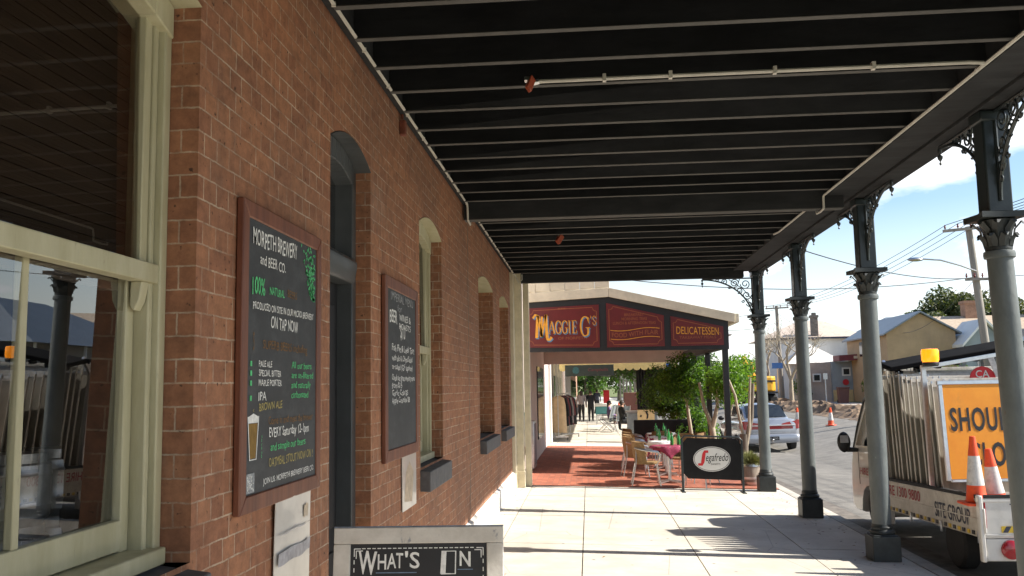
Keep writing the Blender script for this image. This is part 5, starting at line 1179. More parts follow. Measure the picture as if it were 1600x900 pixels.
text(mb, 'SHOULDER', OSP(5.61, 1.27, .0), XO, uo, .255, 1.06, 0, 'l', .022, 0, 0, .004, 1.1); text(mb, 'CLOSED', OSP(5.79, .87, .0), XO, uo, .255, .80, 0, 'l', .022, 0, 0, .004, 1.1); mb.build('lettering', 'sign_black', os_, smooth=False)
rs = thing('road_sign', 'round red and white road sign wedged behind the orange sign', 'road sign', (6.5, 12.2, 2.0))
mb = MB(); mb.cone((6.47, 12.2, 1.86), (6.47, 12.22, 1.86), .16, .16, 28); mb.build('disc', 'logo_red', rs)
mb = MB(); text(mb, 'CA', (6.38, 12.197, 1.88), XV, ZV, .09, .17, 0, 'l', .01); mb.prism([(6.52, 12.17, 2.17), (6.6, 12.17, 2.17), (6.68, 12.17, 1.88), (6.62, 12.17, 1.88)], (0, .01, 0)); mb.build('lettering', 'cone_white', rs, smooth=False)
mb = MB(); mb.box(6.40, 6.44, 12.23, 12.26, .5, 1.9); mb.build('post', 'steel', rs)
# traffic cones
TRUCK_LOAD = [tk, bc, os_, rs]+[o for o in COL.objects if o.parent is None and o.get('group') == 'boxed road signs stacked on the truck tray']
def traffic_cone():
    t = thing('traffic_cone', 'x', 'traffic cone', (0, 0, 0), 0, None)
    mb = MB(); mb.box(-.17, .17, -.17, .17, 0, .03); mb.build('base', 'cone_orange', t, world=False, bevel=.012)
    mb = MB(); mb.lathe([(.13, .03), (.118, .05), (.098, .20)], (0, 0, 0), 24); mb.lathe([(.062, .50), (.034, .695), (.026, .70)], (0, 0, 0), 24); mb.build('body', 'cone_orange', t, world=False)
    mb = MB(); mb.lathe([(.0995, .20), (.063, .50)], (0, 0, 0), 24); mb.build('sleeve', 'cone_white', t, world=False)
    return t
tc0 = traffic_cone(); tc0.location = (5.49, 10.2, .54); tc0['label'] = 'orange and white traffic cone standing at the tail corner of the truck tray'
tc0.scale = (.88, .88, 1.02)
c2 = dup(tc0, (5.82, 10.5, .44), .3, 'dirty traffic cone tilted behind the other one on the truck tray'); c2.rotation_euler = (.0, -.10, .3); c2.scale = (1.0, 1.0, .95)
tc_street = copy_tree(tc0); tc_street['label'] = 'traffic cone standing on a low box beside the teal cool box'; tc_street.location = (2.95, 47.5, .30)
K = .96; CP = Vector((1.437, 0, 1.85))      # the truck stands hard against the kerb
for o in TRUCK_LOAD+[tc0, c2]: o.location = CP+(Vector(o.location)-CP)*K; o.scale = Vector(o.scale)*K

for (x, y, lb) in ((10.85, 37.0, 'traffic cone on the road in front of the dirt bank, right of the silver car'), (10.35, 40.5, 'traffic cone on the road just beyond the boot of the silver car')): dup(tc0, (x, y, road_z(x, y)+.01), rnd.uniform(0, 1), lb).scale = (1, 1, 1)

# ================================================================ PARKED CAR
car = thing('parked_car', 'silver sedan parked at the kerb seen from behind with wide red tail lights', 'car', (7.22, 30.0, -.33))
def loft(mb, st, n=20, pw=3.2):
    v = []
    for (y, hw, z0, z1) in st:
        for k in range(n):
            a = 2*PI*k/n; c_, s_ = math.cos(a), math.sin(a)
            v.append((hw*math.copysign(abs(c_)**(2/pw), c_), y, (z0+z1)/2+(z1-z0)/2*math.copysign(abs(s_)**(2/pw), s_)))
    m = len(st)
    f = [(i*n+k, (i+1)*n+k, (i+1)*n+(k+1) % n, i*n+(k+1) % n) for i in range(m-1) for k in range(n)]+[tuple(range(n)), tuple(range(m*n-1, (m-1)*n-1, -1))]
    mb.add(v, f)
def Cb(mb, name, mat, parent=None, **k): return mb.build(name, mat, parent or car, world=False, **k)
mb = MB(); loft(mb, [(0, .70, .46, .96), (.05, .80, .36, 1.0), (.25, .86, .25, 1.03), (.9, .885, .2, 1.0), (2.4, .89, .18, .96), (3.6, .88, .2, .93), (4.4, .82, .25, .82), (4.68, .7, .35, .7)], 24, 4); body = Cb(mb, 'body', 'car_silver', ang=60)
mb = MB(); loft(mb, [(.50, .66, .90, 1.0), (.8, .66, .85, 1.14), (1.25, .62, .85, 1.42), (1.7, .61, .85, 1.475), (2.3, .61, .85, 1.46), (2.8, .64, .85, 1.30), (3.4, .68, .85, .97)], 24, 3.6); Cb(mb, 'roof', 'car_silver', ang=60)
mb = MB(); mb.add([(-.60, .60, 1.045), (.60, .60, 1.045), (.54, 1.2, 1.395), (-.54, 1.2, 1.395), (-.3, .565, 1.055), (.3, .565, 1.055), (.3, 1.17, 1.425), (-.3, 1.17, 1.425)], [(0, 4, 7, 3), (4, 5, 6, 7), (5, 1, 2, 6)]); Cb(mb, 'rear_window', 'dark_glass')
for s in (-1, 1):
    mb = MB(); mb.add([(s*.672, .95, 1.03), (s*.645, 1.35, 1.36), (s*.64, 2.3, 1.38), (s*.69, 3.0, 1.05)], [(0, 1, 2, 3)]); Cb(mb, 'side_window', 'dark_glass')
    mb = MB(); mb.add([(s*.30, -.022, .70), (s*.78, .01, .70), (s*.885, .24, .72), (s*.885, .26, .94), (s*.79, .025, .96), (s*.45, -.01, .90), (s*.30, -.022, .86)], [(0, 1, 4, 5, 6), (1, 2, 3, 4)] if s > 0 else [(6, 5, 4, 1, 0), (4, 3, 2, 1)]); Cb(mb, 'tail_light', 'tail_red')
mb = MB(); mb.box(-.30, .30, -.025, .01, .70, .80); mb.box(-.70, .70, -.03, .0, .80, .825, 1); Cb(mb, 'light_bar', ['tail_red', 'banner_white'], bevel=.004)
mb = MB(); loft(mb, [(-.05, .72, .30, .52), (-.03, .80, .27, .55), (.12, .87, .26, .57), (.35, .88, .27, .55)], 20, 5); bm_ = Cb(mb, 'bumper', 'car_silver', ang=60)
mb = MB(); mb.box(-.2, .2, -.075, -.05, .37, .48); pl_ = Cb(mb, 'number_plate', 'sign_black', bevel=.004)
mb = MB(); text(mb, 'YSL 200', (0, -.077, .395), XV, ZV, .06, .32, 0, 'c', .01); Cb(mb, 'plate_lettering', 'chalk_grey', pl_, smooth=False)
mb = MB(); mb.tube([(0, -.03, .33), (0, -.12, .33), (0, -.12, .37)], .02, 6); mb.ball((0, -.12, .39), .025, .025, .025); Cb(mb, 'tow_ball', 'steel')
mb = MB(); mb.box(-.55, .55, -.008, .02, .585, .60); mb.box(-.03, .03, .01, .03, .90, .95); Cb(mb, 'boot_trim', 'steel')
mb = MB(); mb.ball((-.98, 2.85, .98), .10, .06, .075); mb.ball((.98, 2.85, .98), .10, .06, .075); Cb(mb, 'door_mirror', 'black_plastic')
for x in (-.78, .78):
    for y in (.95, 3.75):
        m2 = MB(); r, w = .30, .2; m2.lathe([(r*.6, -w/2), (r*.92, -w/2), (r, -w*.35), (r, w*.35), (r*.92, w/2), (r*.6, w/2)], (0, 0, 0), 24); m2.v = [(p[2]+x, p[0]+y, p[1]+r) for p in m2.v]; o = Cb(m2, 'wheel', 'rubber')
        m2 = MB(); m2.lathe([(.05, -w*.5), (r*.6, -w*.45), (r*.6, w*.45), (.05, w*.5)], (0, 0, 0), 18); m2.v = [(p[2]+x, p[0]+y, p[1]+r) for p in m2.v]; Cb(m2, 'rim', 'steel', o)
car.rotation_euler = (0, -.015, .04); car.scale = (1.08, 1.0, 1.04)

# ================================================================ ACROSS THE STREET
GZ = .45
ex = thing('excavator', 'yellow excavator seen from behind beyond the parked silver car', 'excavator', (12.9, 66, GZ), .15)
def E_(mb, n, m, p=None, **k): return mb.build(n, m, p or ex, world=False, **k)
for s in (-1, 1): 
    mb = MB(); mb.prism([(s*1.0-.25, -1.6, .15), (s*1.0-.25, -1.3, 0), (s*1.0-.25, 1.3, 0), (s*1.0-.25, 1.6, .15), (s*1.0-.25, 1.6, .5), (s*1.0-.25, 1.3, .7), (s*1.0-.25, -1.3, .7), (s*1.0-.25, -1.6, .5)], (.5, 0, 0)); E_(mb, 'track', 'rubber', bevel=.04)
mb = MB(); mb.prism([(-1.25, -1.4, .85), (-.9, -1.75, .85), (.9, -1.75, .85), (1.25, -1.4, .85), (1.25, 1.3, .85), (-1.25, 1.3, .85)], (0, 0, 1.05)); E_(mb, 'body', 'digger_yellow', bevel=.12, seg=3)
mb = MB(); mb.box(-1.0, .2, -.1, 1.3, 1.9, 2.9); cbn = E_(mb, 'cabin', 'digger_yellow', bevel=.08)
mb = MB(); mb.box(-.9, .1, -.12, -.1, 2.0, 2.75); mb.box(-1.02, -1.0, .1, 1.2, 2.0, 2.75); E_(mb, 'cabin_window', 'dark_glass', cbn)
mb = MB(); mb.bar((.55, .8, 1.6), (.55, 3.2, 3.3), .3, .4); mb.bar((.55, 3.2, 3.3), (.55, 4.6, 2.2), .25, .3); mb.box(.1, 1.0, 4.3, 5.0, 1.4, 2.3); E_(mb, 'boom', 'digger_yellow', bevel=.03)
mb = MB(); mb.box(-1.1, 1.1, -1.77, -1.74, 1.5, 1.62); mb.box(-1.27, 1.27, -1.7, 1.2, .72, .84); E_(mb, 'trim', 'sign_black')

# white hipped house
wh = thing('white_house', 'white rendered house with pale shingled hip roof and tall chimney', 'house', (20, 80, GZ))
def hip(mb, x0, x1, y0, y1, ze, zr, rx0, rx1, ov=.35, mi=0):
    ym = (y0+y1)/2; A = [(x0-ov, y0-ov, ze), (x1+ov, y0-ov, ze), (x1+ov, y1+ov, ze), (x0-ov, y1+ov, ze), (rx0, ym, zr), (rx1, ym, zr)]
    mb.add(A, [(0, 1, 5, 4), (1, 2, 5), (2, 3, 4, 5), (3, 0, 4), (3, 2, 1, 0)], mi)
mb = MB(); mb.box(16.6, 23.2, 75, 84, GZ, 5.45); mb.build('wall', 'house_white', wh)
mb = MB(); hip(mb, 16.2, 23.4, 75, 84, 5.45, 7.1, 19.4, 21.4); rf = mb.build('roof', 'shingle', wh)
mb = MB(); mb.box(19.4, 19.9, 74.9, 75.4, 5.2, 7.2); mb.box(19.34, 19.96, 74.83, 75.47, 7.05, 7.25); mb.box(19.5, 19.8, 75.0, 75.3, 7.25, 7.45); mb.build('chimney', 'concrete_dark', rf)
mb = MB(); mb.box(15.8, 23.8, 74.55, 74.65, 5.32, 5.47); mb.build('gutter', 'dark_ink', wh)
an = thing('white_annex', 'low white annex with bright white hipped metal roof below the shingled house', 'building', (18.6, 72, GZ))
mb = MB(); mb.box(16.9, 20.6, 71.6, 74.5, GZ, 3.4); mb.build('wall', 'house_white', an)
mb = MB(); A = [(16.5, 71.2, 3.3), (21.0, 71.2, 3.3), (21.0, 74.8, 3.3), (16.5, 74.8, 3.3), (18.7, 73.6, 4.95)]; mb.add(A, [(0, 1, 4), (1, 2, 4), (2, 3, 4), (3, 0, 4), (3, 2, 1, 0)]); mb.build('roof', 'plinth_white', an, smooth=False)
# row of little shops under a maroon awning
sp = thing('corner_shop', 'low corner shop with maroon awning, grey blue wall and cream bay window', 'shop', (21, 68, GZ))
mb = MB(); mb.box(17.1, 19.0, 68.3, 71, GZ, 3.3); mb.build('wall', 'house_brown', sp)
mb = MB(); mb.box(19.01, 20.5, 68.0, 71, GZ, 3.35); mb.build('wall', 'house_grey', sp)
mb = MB(); mb.box(20.51, 26, 68.2, 71, GZ, 3.4); mb.build('wall', 'cream', sp)
mb = MB(); mb.prism([(19.2, 66.6, 3.35), (26, 66.6, 3.6), (26, 66.6, 4.05), (19.2, 66.6, 3.75)], (0, 1.7, 0)); mb.box(20.2, 21.0, 66.55, 66.6, 3.5, 3.68, 1); mb.build('awning', ['maroon_paint', 'cream_awning'], sp)
for x, z0, z1, w in ((17.6, 1.9, 2.5, .6), (19.7, 2.3, 2.9, .6), (22.4, 1.9, 3.0, 1.0)):
    mb = MB(); mb.box(x, x+w, 67.93, 67.98, z0, z1); fr_ = mb.build('window', 'house_white', sp); mb = MB(); mb.box(x+.1, x+w-.1, 67.90, 67.925, z0+.1, z1-.1); mb.build('pane', 'dark_glass', fr_)
mb = MB(); mb.box(20.6, 21.9, 67.95, 68.19, GZ, 2.7); mb.build('door', 'house_white', sp); mb = MB(); mb.box(20.75, 21.75, 67.9, 67.945, GZ+.05, 2.5); mb.build('door_leaf', 'dark_glass', sp)
mb = MB(); mb.box(19.02, 20.4, 67.9, 67.99, GZ, 1.3); mb.build('dado', 'tan_panel', sp)
for (x, z, r, m_) in ((19.9, 1.85, .22, 'logo_red'), (21.2, 2.1, .3, 'logo_red')): 
    o_ = MB(); o_.cone((x, 67.85, z), (x, 67.83, z), r, r, 16); o_.box(x-.02, x+.02, 67.85, 67.9, z-.02, z+.02); tag(o_.build('shop_sign', m_), 'round red sign on the %s' % ('grey blue wall of the corner shop' if x < 20.5 else 'door of the corner shop'), 'sign')
mb = MB(); mb.box(22.4, 23.0, 67.75, 67.85, 1.1, 1.8); tag(mb.build('shop_sign', 'tan_panel'), 'tan notice panel below the bay window of the corner shop', 'sign')
# brown upper floor house behind
br = thing('brown_house', 'brown rendered two storey house with white sash window above the maroon awning', 'house', (25, 74, GZ))
mb = MB(); mb.box(23.25, 29, 71.6, 80, GZ, 5.5); mb.build('wall', 'house_brown', br)
mb = MB(); mb.box(22.6, 23.24, 71.6, 71.7, 3.9, 5.2); mb.box(23.4, 24.1, 71.5, 71.6, 3.9, 5.25); w__ = mb.build('window', 'house_white', br)
mb = MB(); mb.box(22.68, 23.16, 71.5, 71.59, 4.0, 4.5); mb.box(22.68, 23.16, 71.5, 71.59, 4.56, 5.1); mb.build('pane', 'dark_glass', w__)
mb = MB(); hip(mb, 23.3, 29.2, 71.6, 80, 5.5, 7.0, 25.5, 27.5, .3); mb.build('roof', 'blue_grey_roof', br)
# tan gabled house
th_ = thing('gabled_house', 'tan rendered house with steep front gable and blue grey metal roof', 'house', (22.5, 64, GZ))
gx0, gxa, gx1, gzE, gzA, gy0, gy1 = 20.45, 22.55, 24.7, 4.92, 6.15, 60, 69
mb = MB(); mb.prism([(gx0, gy0, GZ), (gx1, gy0, GZ), (gx1, gy0, gzE), (gxa, gy0, gzA), (gx0, gy0, gzE)], (0, gy1-gy0, 0)); mb.build('wall', 'house_tan', th_)
mb = MB()
for a in ((gx0-.3, gzE-.16), (gx1+.3, gzE-.16)): mb.prism([(a[0], gy0-.3, a[1]), (gxa, gy0-.3, gzA+.03), (gxa, gy0-.3, gzA+.13), (a[0], gy0-.3, a[1]+.1)], (0, gy1-gy0+.5, 0))
mb.build('roof', 'blue_grey_roof', th_)
mb = MB()
for y in (61.5, 65): mb.box(gx0-.03, gx0, y, y+.9, 3.6, 4.6)
mb.build('window', 'dark_glass', th_)
tw = thing('tiled_house', 'long tan roofed house with chimneys beside the tan gable', 'house', (30, 63, GZ))
mb = MB(); mb.box(24.75, 40, 61, 68, GZ, 4.6); mb.build('wall', 'cream', tw)
mb = MB(); mb.add([(24.2, 60.6, 4.55), (40.5, 60.6, 4.55), (40.5, 64.5, 6.2), (22.6, 64.5, 6.2), (40.5, 68.4, 4.55), (24.2, 68.4, 4.55)], [(0, 1, 2, 3), (3, 2, 4, 5), (0, 3, 5), (1, 4, 2), (0, 5, 4, 1)]); rf = mb.build('roof', 'tan_roof', tw)
for x in (27.0, 31.6): mb = MB(); mb.box(x, x+.9, 64, 64.8, 5.8, 7.2); mb.box(x-.08, x+.98, 63.92, 64.88, 7.0, 7.2); mb.build('chimney', 'brick_far', rf)
for xg, s_ in ((25.9, 1), (30.3, 1)):
    mb = MB(); mb.prism([(xg-1.2, 58.6, GZ), (xg+1.2, 58.6, GZ), (xg+1.2, 58.6, 4.1), (xg, 58.6, 5.35), (xg-1.2, 58.6, 4.1)], (0, 2.38, 0)); pw_ = mb.build('porch', 'house_grey', tw)
    mb = MB()
    for a in ((xg-1.45, 3.88), (xg+1.45, 3.88)): mb.prism([(a[0], 58.3, a[1]), (xg, 58.3, 5.45), (xg, 58.3, 5.62), (a[0], 58.3, a[1]+.17)], (0, 3.6, 0))
    mb.build('porch_roof', 'house_white', pw_)
    mb = MB(); mb.box(xg-.5, xg+.5, 58.52, 58.58, 2.6, 3.9); mb.build('window', 'dark_glass', tw)
# cottage facing the pub (mostly seen mirrored in the window)
ct = thing('cottage', 'low weatherboard cottage with grey metal hip roof opposite the pub', 'house', (26, 42, GZ))
mb = MB(); mb.box(21.5, 29.5, 36, 47, GZ, 3.1); mb.build('wall', 'hoarding', ct)
mb = MB(); A = [(20.6, 35.2, 3.05), (30.2, 35.2, 3.05), (30.2, 47.8, 3.05), (20.6, 47.8, 3.05), (25.4, 39.5, 5.2), (25.4, 43.5, 5.2)]; mb.add(A, [(0, 1, 4), (1, 2, 5, 4), (2, 3, 5), (3, 0, 4, 5), (3, 2, 1, 0)]); mb.build('roof', 'blue_grey_roof', ct)
mb = MB()
for y in (37.2, 40.6, 44.6): mb.box(21.44, 21.5, y, y+1.1, 1.3, 2.5)
mb.build('window', 'dark_glass', ct)
for y in (35.6, 39.4, 43.4, 47.2): mb = MB(); mb.box(20.75, 20.85, y, y+.1, GZ, 3.05); mb.build('verandah_post', 'house_white', ct)
ct2 = thing('cottage', 'second low cottage with tan roof farther down the opposite side', 'house', (27, 22, GZ))
mb = MB(); mb.box(22.5, 31, 16, 28, GZ, 3.2); mb.build('wall', 'house_white', ct2)
mb = MB(); A = [(21.6, 15.2, 3.15), (31.8, 15.2, 3.15), (31.8, 28.8, 3.15), (21.6, 28.8, 3.15), (26.7, 19.5, 5.4), (26.7, 24.5, 5.4)]; mb.add(A, [(0, 1, 4), (1, 2, 5, 4), (2, 3, 5), (3, 0, 4, 5), (3, 2, 1, 0)]); mb.build('roof', 'tan_roof', ct2)
# bins, hedge, verge things
wb = thing('wheelie_bin', 'brown wheelie bin on the far footpath by the corner shop', 'bin', (18.35, 63, GZ))
mb = MB(); mb.prism([(18.08, 62.7, GZ+.02), (18.62, 62.7, GZ+.02), (18.70, 62.66, GZ+1.0), (18.0, 62.66, GZ+1.0)], (0, .6, 0)); mb.build('body', 'bin_brown', wb, bevel=.02)
mb = MB(); mb.box(17.98, 18.72, 62.6, 63.3, GZ+1.0, GZ+1.08); mb.build('lid', 'bin_brown', wb, bevel=.02)
mb = MB(); mb.cone((18.05, 63.3, GZ+.12), (18.65, 63.3, GZ+.12), .12, .12, 14); mb.build('wheel', 'rubber', wb)
for (x, y, h, lb) in ((17.0, 62.0, 2.0, 'thin white street sign post on the grass by the brown bin'), (16.6, 66.0, 2.4, 'slim grey pole with a small plate on the far verge')):
    s_ = thing('sign_post', lb, 'sign', (x, y, GZ)); mb = MB(); mb.cone((x, y, GZ), (x, y, GZ+h), .035, .035, 8); mb.build('post', 'house_white', s_); mb = MB(); mb.box(x-.14, x+.14, y-.05, y-.04, GZ+h-.4, GZ+h); mb.build('plate', 'house_white', s_)
def shrub(x, y, r, h, n, seed, label, mats=LM, size=.16):
    rg = random.Random(seed); t = thing('shrub', label, 'shrub', (x, y, GZ)); mb = MB(); mb.tube([(x, y, GZ), (x, y, GZ+h*.5)], .05, 6); mb.build('stem', 'bark', t)
    mb = MB()
    for k in range(7): mb.leaves((x+rg.uniform(-.6, .6)*r, y+rg.uniform(-.6, .6)*r, GZ+h*rg.uniform(.35, .75)), (r*.6, r*.6, h*.35), n//7, size, rg)
    mb.build('foliage', mats, t, smooth=False)
shrub(16.9, 68.0, .7, 1.7, 700, 1, 'rounded dark shrub at the corner of the brown wall'); shrub(20.6, 63.6, .8, 1.6, 700, 2, 'dark shrub beside the brown wheelie bin'); shrub(22.2, 60.2, 1.0, 2.6, 900, 3, 'tall shrub against the tan gabled house')
shrub(14.9, 34.5, 1.3, 2.0, 1500, 4, 'leafy roadside shrub behind the truck rack', ['leaf_a', 'leaf_b', 'gum_b']); shrub(17.0, 40.5, 1.4, 1.9, 1300, 5, 'spreading roadside shrub farther behind the truck', ['leaf_a', 'leaf_c', 'gum_b'])
# picket fence on far side
pf = thing('picket_fence', 'weathered timber picket fence along the far footpath', 'fence', (19.6, 45, GZ))
mb = MB()
for k in range(70): y = 46+k*.17; mb.box(19.58, 19.61, y, y+.11, GZ, GZ+1.2+.03*math.sin(k*7))
mb.build('pickets', 'hoarding', pf); mb = MB(); mb.box(19.62, 19.67, 46, 58, GZ+.3, GZ+.4); mb.box(19.62, 19.67, 46, 58, GZ+.9, GZ+1.0); mb.build('rail', 'hoarding', pf)

# power poles, street light, wires
def pole(x, y, h, lean, label, arms, group='timber power poles'):
    t = thing('power_pole', label, 'power pole', (x, y, GZ), 0, group); mb = MB(); mb.cone((x, y, GZ-.2), (x+lean, y, h), .16, .12, 12); mb.build('pole', 'pole_wood', t)
    for (z, x0, x1, dz) in arms:
        xc = x+lean*(z-GZ)/(h-GZ); mb = MB(); mb.bar((xc+x0, y-.16, z), (xc+x1, y-.16, z+dz), .1, .1); a_ = mb.build('crossarm', 'pole_wood', t)
        for k in range(4):
            xx = xc+x0+(x1-x0)*(.05+.3*k); mb = MB(); mb.lathe([(.012, 0), (.03, .05), (.045, .08), (.025, .12), (.03, .16), (.01, .18)], (xx, y-.16, z+.05+dz*(.05+.3*k)), 10); mb.build('insulator', 'sign_maroon', a_)
    return t
pA = pole(16.25, 35, 7.55, -.5, 'leaning timber power pole with crossarm behind the parked truck', [(7.38, -1.0, .55, .12), (5.55, -.45, .5, 0)])
pB = pole(15.85, 70, 7.65, -.15, 'distant timber power pole with crossarm beyond the excavator', [(7.45, -.85, .85, .05)])
stl = thing('street_light', 'curved arm street light fixed to the leaning power pole', 'street light', (15.9, 35, 6))
mb = MB(); mb.tube([(15.85, 34.85, 5.85), (15.3, 34.85, 6.08), (14.6, 34.85, 6.30), (13.95, 34.85, 6.36)], .03, 8); mb.build('arm', 'steel', stl)
mb = MB(); mb.ball((13.7, 34.85, 6.35), .3, .13, .08); mb.build('lamp_head', 'alu', stl)
def wire(name, a, b, sag, label, r=.012):
    mb = MB(); A, B = Vector(a), Vector(b); mb.tube([A.lerp(B, k/16)+Vector((0, 0, -sag*4*(k/16)*(1-k/16))) for k in range(17)], r, 4); tag(mb.build(name, 'wire'), label, 'wire', 'overhead wires')
for k, dx in enumerate((-.9, -.45, 0, .45)):
    xs_ = ('outermost street side', 'second', 'third', 'innermost house side')[k]
    wire('power_line', (15.75+dx*1.0, 34.8, 7.6+.05*k), (15.7+dx*1.6, 69.8, 7.6), .7, xs_+' wire strung between the two power poles')
    wire('power_line', (15.75+dx*1.0, 34.8, 7.6+.05*k), (17.0+dx, -8, 8.2), .6, xs_+' wire running from the leaning pole towards the truck side')
wire('power_line', (15.6, 34.8, 5.6), (4.8, 19, 5.0), .35, 'service wire from the lower crossarm to the verandah eaves', .014); wire('power_line', (15.7, 34.8, 5.62), (.5, 27, 5.3), .5, 'service wire from the lower crossarm to the cafe roof', .014)
wire('power_line', (15.8, 34.8, 5.6), (21.5, 60, 4.9), .5, 'service wire from the lower crossarm to the tan gable'); wire('power_line', (16.3, 34.8, 5.6), (24, 14, 5.5), .4, 'service wire from the leaning pole out past the right hand column')
wire('power_line', (15.8, 69.8, 7.4), (.3, 48, 5.6), .6, 'long wire from the distant pole across to the far shops', .016); wire('power_line', (15.8, 69.8, 7.0), (20, 74.6, 5.6), .2, 'short wire from the distant pole to the white house')
wire('power_line', (15.7, 69.8, 6.4), (4.2, 36, 4.4), .5, 'lower wire from the distant pole over the street to the awnings', .014)
bsg = thing('direction_sign', 'small blue sign board in front of the bare tree beyond the excavator', 'sign', (15.0, 66, 3))
mb = MB(); mb.box(14.5, 15.25, 66.6, 66.65, 2.9, 3.3); mb.build('board', 'blue_sign', bsg); mb = MB(); mb.cone((14.9, 66.7, GZ), (14.9, 66.7, 3.25), .04, .04, 8); mb.build('post', 'steel', bsg)

# bare winter tree
def bare_tree(x, y, h, seed, label):
    rg = random.Random(seed); t = thing('bare_tree', label, 'tree', (x, y, GZ)); mb = MB()
    def grow(p, d, L, r, lv):
        q = p+d*L; m_ = p.lerp(q, .5)+Vector((rg.gauss(0, 1), rg.gauss(0, 1), 0))*L*.06; mb.tube([p, m_, q], [r, r*.85, r*.7], 5 if lv else 8, caps=False)
        if lv > 6: return
        for k in range(rg.choice((2, 3, 3)) if lv < 3 else 2):
            nd = (d+Vector((rg.gauss(0, .48), rg.gauss(0, .48), rg.gauss(.05, .25)))).normalized(); grow(q, nd, L*rg.uniform(.62, .85), r*.62, lv+1)
    grow(Vector((x, y, GZ)), Vector((0, 0, 1)), h*.26, h*.026, 0); mb.build('trunk', 'pale_bark', t, ang=80)
bare_tree(14.35, 60, 6.2, 4, 'leafless winter tree with pale tangled branches beyond the silver car'); bare_tree(15.2, 72, 6.2, 8, 'smaller leafless tree farther up the far verge')
GM = ['gum_a', 'gum_b', 'gum_c']
for i, (x, y, h, r, lb) in enumerate(((38.5, 105, 9.5, 4.0, 'large gum tree behind the gabled house, at the left of the group'), (44.5, 112, 12.8, 5.2, 'tallest spreading gum tree behind the tan roofs'), (51, 116, 12.6, 4.4, 'gum tree rising behind the chimneys near the right column'), (33.0, 104, 7.4, 3.0, 'low rounded tree at the far left of the gum trees'))):
    rg = random.Random(20+i); cl = rclumps((0, 0, h-r*.75), (r*.8, r*.7, r*.5), 15, 30+i, r*.28, r*.45); cl = [(a, b, c, d, e, f*.8, 1) for a, b, c, d, e, f, w in cl]
    tree('gum_tree', lb, x, y, .4, [([(0, 0, 0), (.2, 0, h*.4), (.1, 0, h*.7)], .35, .2), ([(.15, 0, h*.4), (1.4, 0, h*.75)], .2, .1), ([(.15, 0, h*.35), (-1.3, 0, h*.72)], .2, .1)], cl, 420, .55, 40+i, GM, 'pale_bark', group='gum trees behind the far houses')
for i, (x, y, h, r, lb) in enumerate(((1.0, 118, 7, 3.6, 'dark tree closing the end of the pavement'), (5.5, 125, 8, 4.0, 'broad dark tree at the end of the street'), (10.5, 135, 7, 4.0, 'hazy green tree beyond the end of the road'), (17.5, 128, 6.5, 3.5, 'tree far behind the excavator'), (23, 120, 5.6, 3.5, 'tree far behind the white house'), (-3, 130, 9, 4.5, 'tall tree behind the far row of shops'))):
    cl = rclumps((0, 0, h-r*.9), (r*.9, r*.8, r*.7), 14, 60+i, r*.35, r*.5); cl = [(a, b, c, d, e, f, 1) for a, b, c, d, e, f, w in cl]
    tree('street_tree', lb, x, y, -.1 if x < 12 else .4, [([(0, 0, 0), (.1, 0, h*.5)], .28, .18)], cl, 260, .5, 80+i, ['leaf_c', 'gum_a', 'leaf_a'], 'bark', group='trees closing the street end')
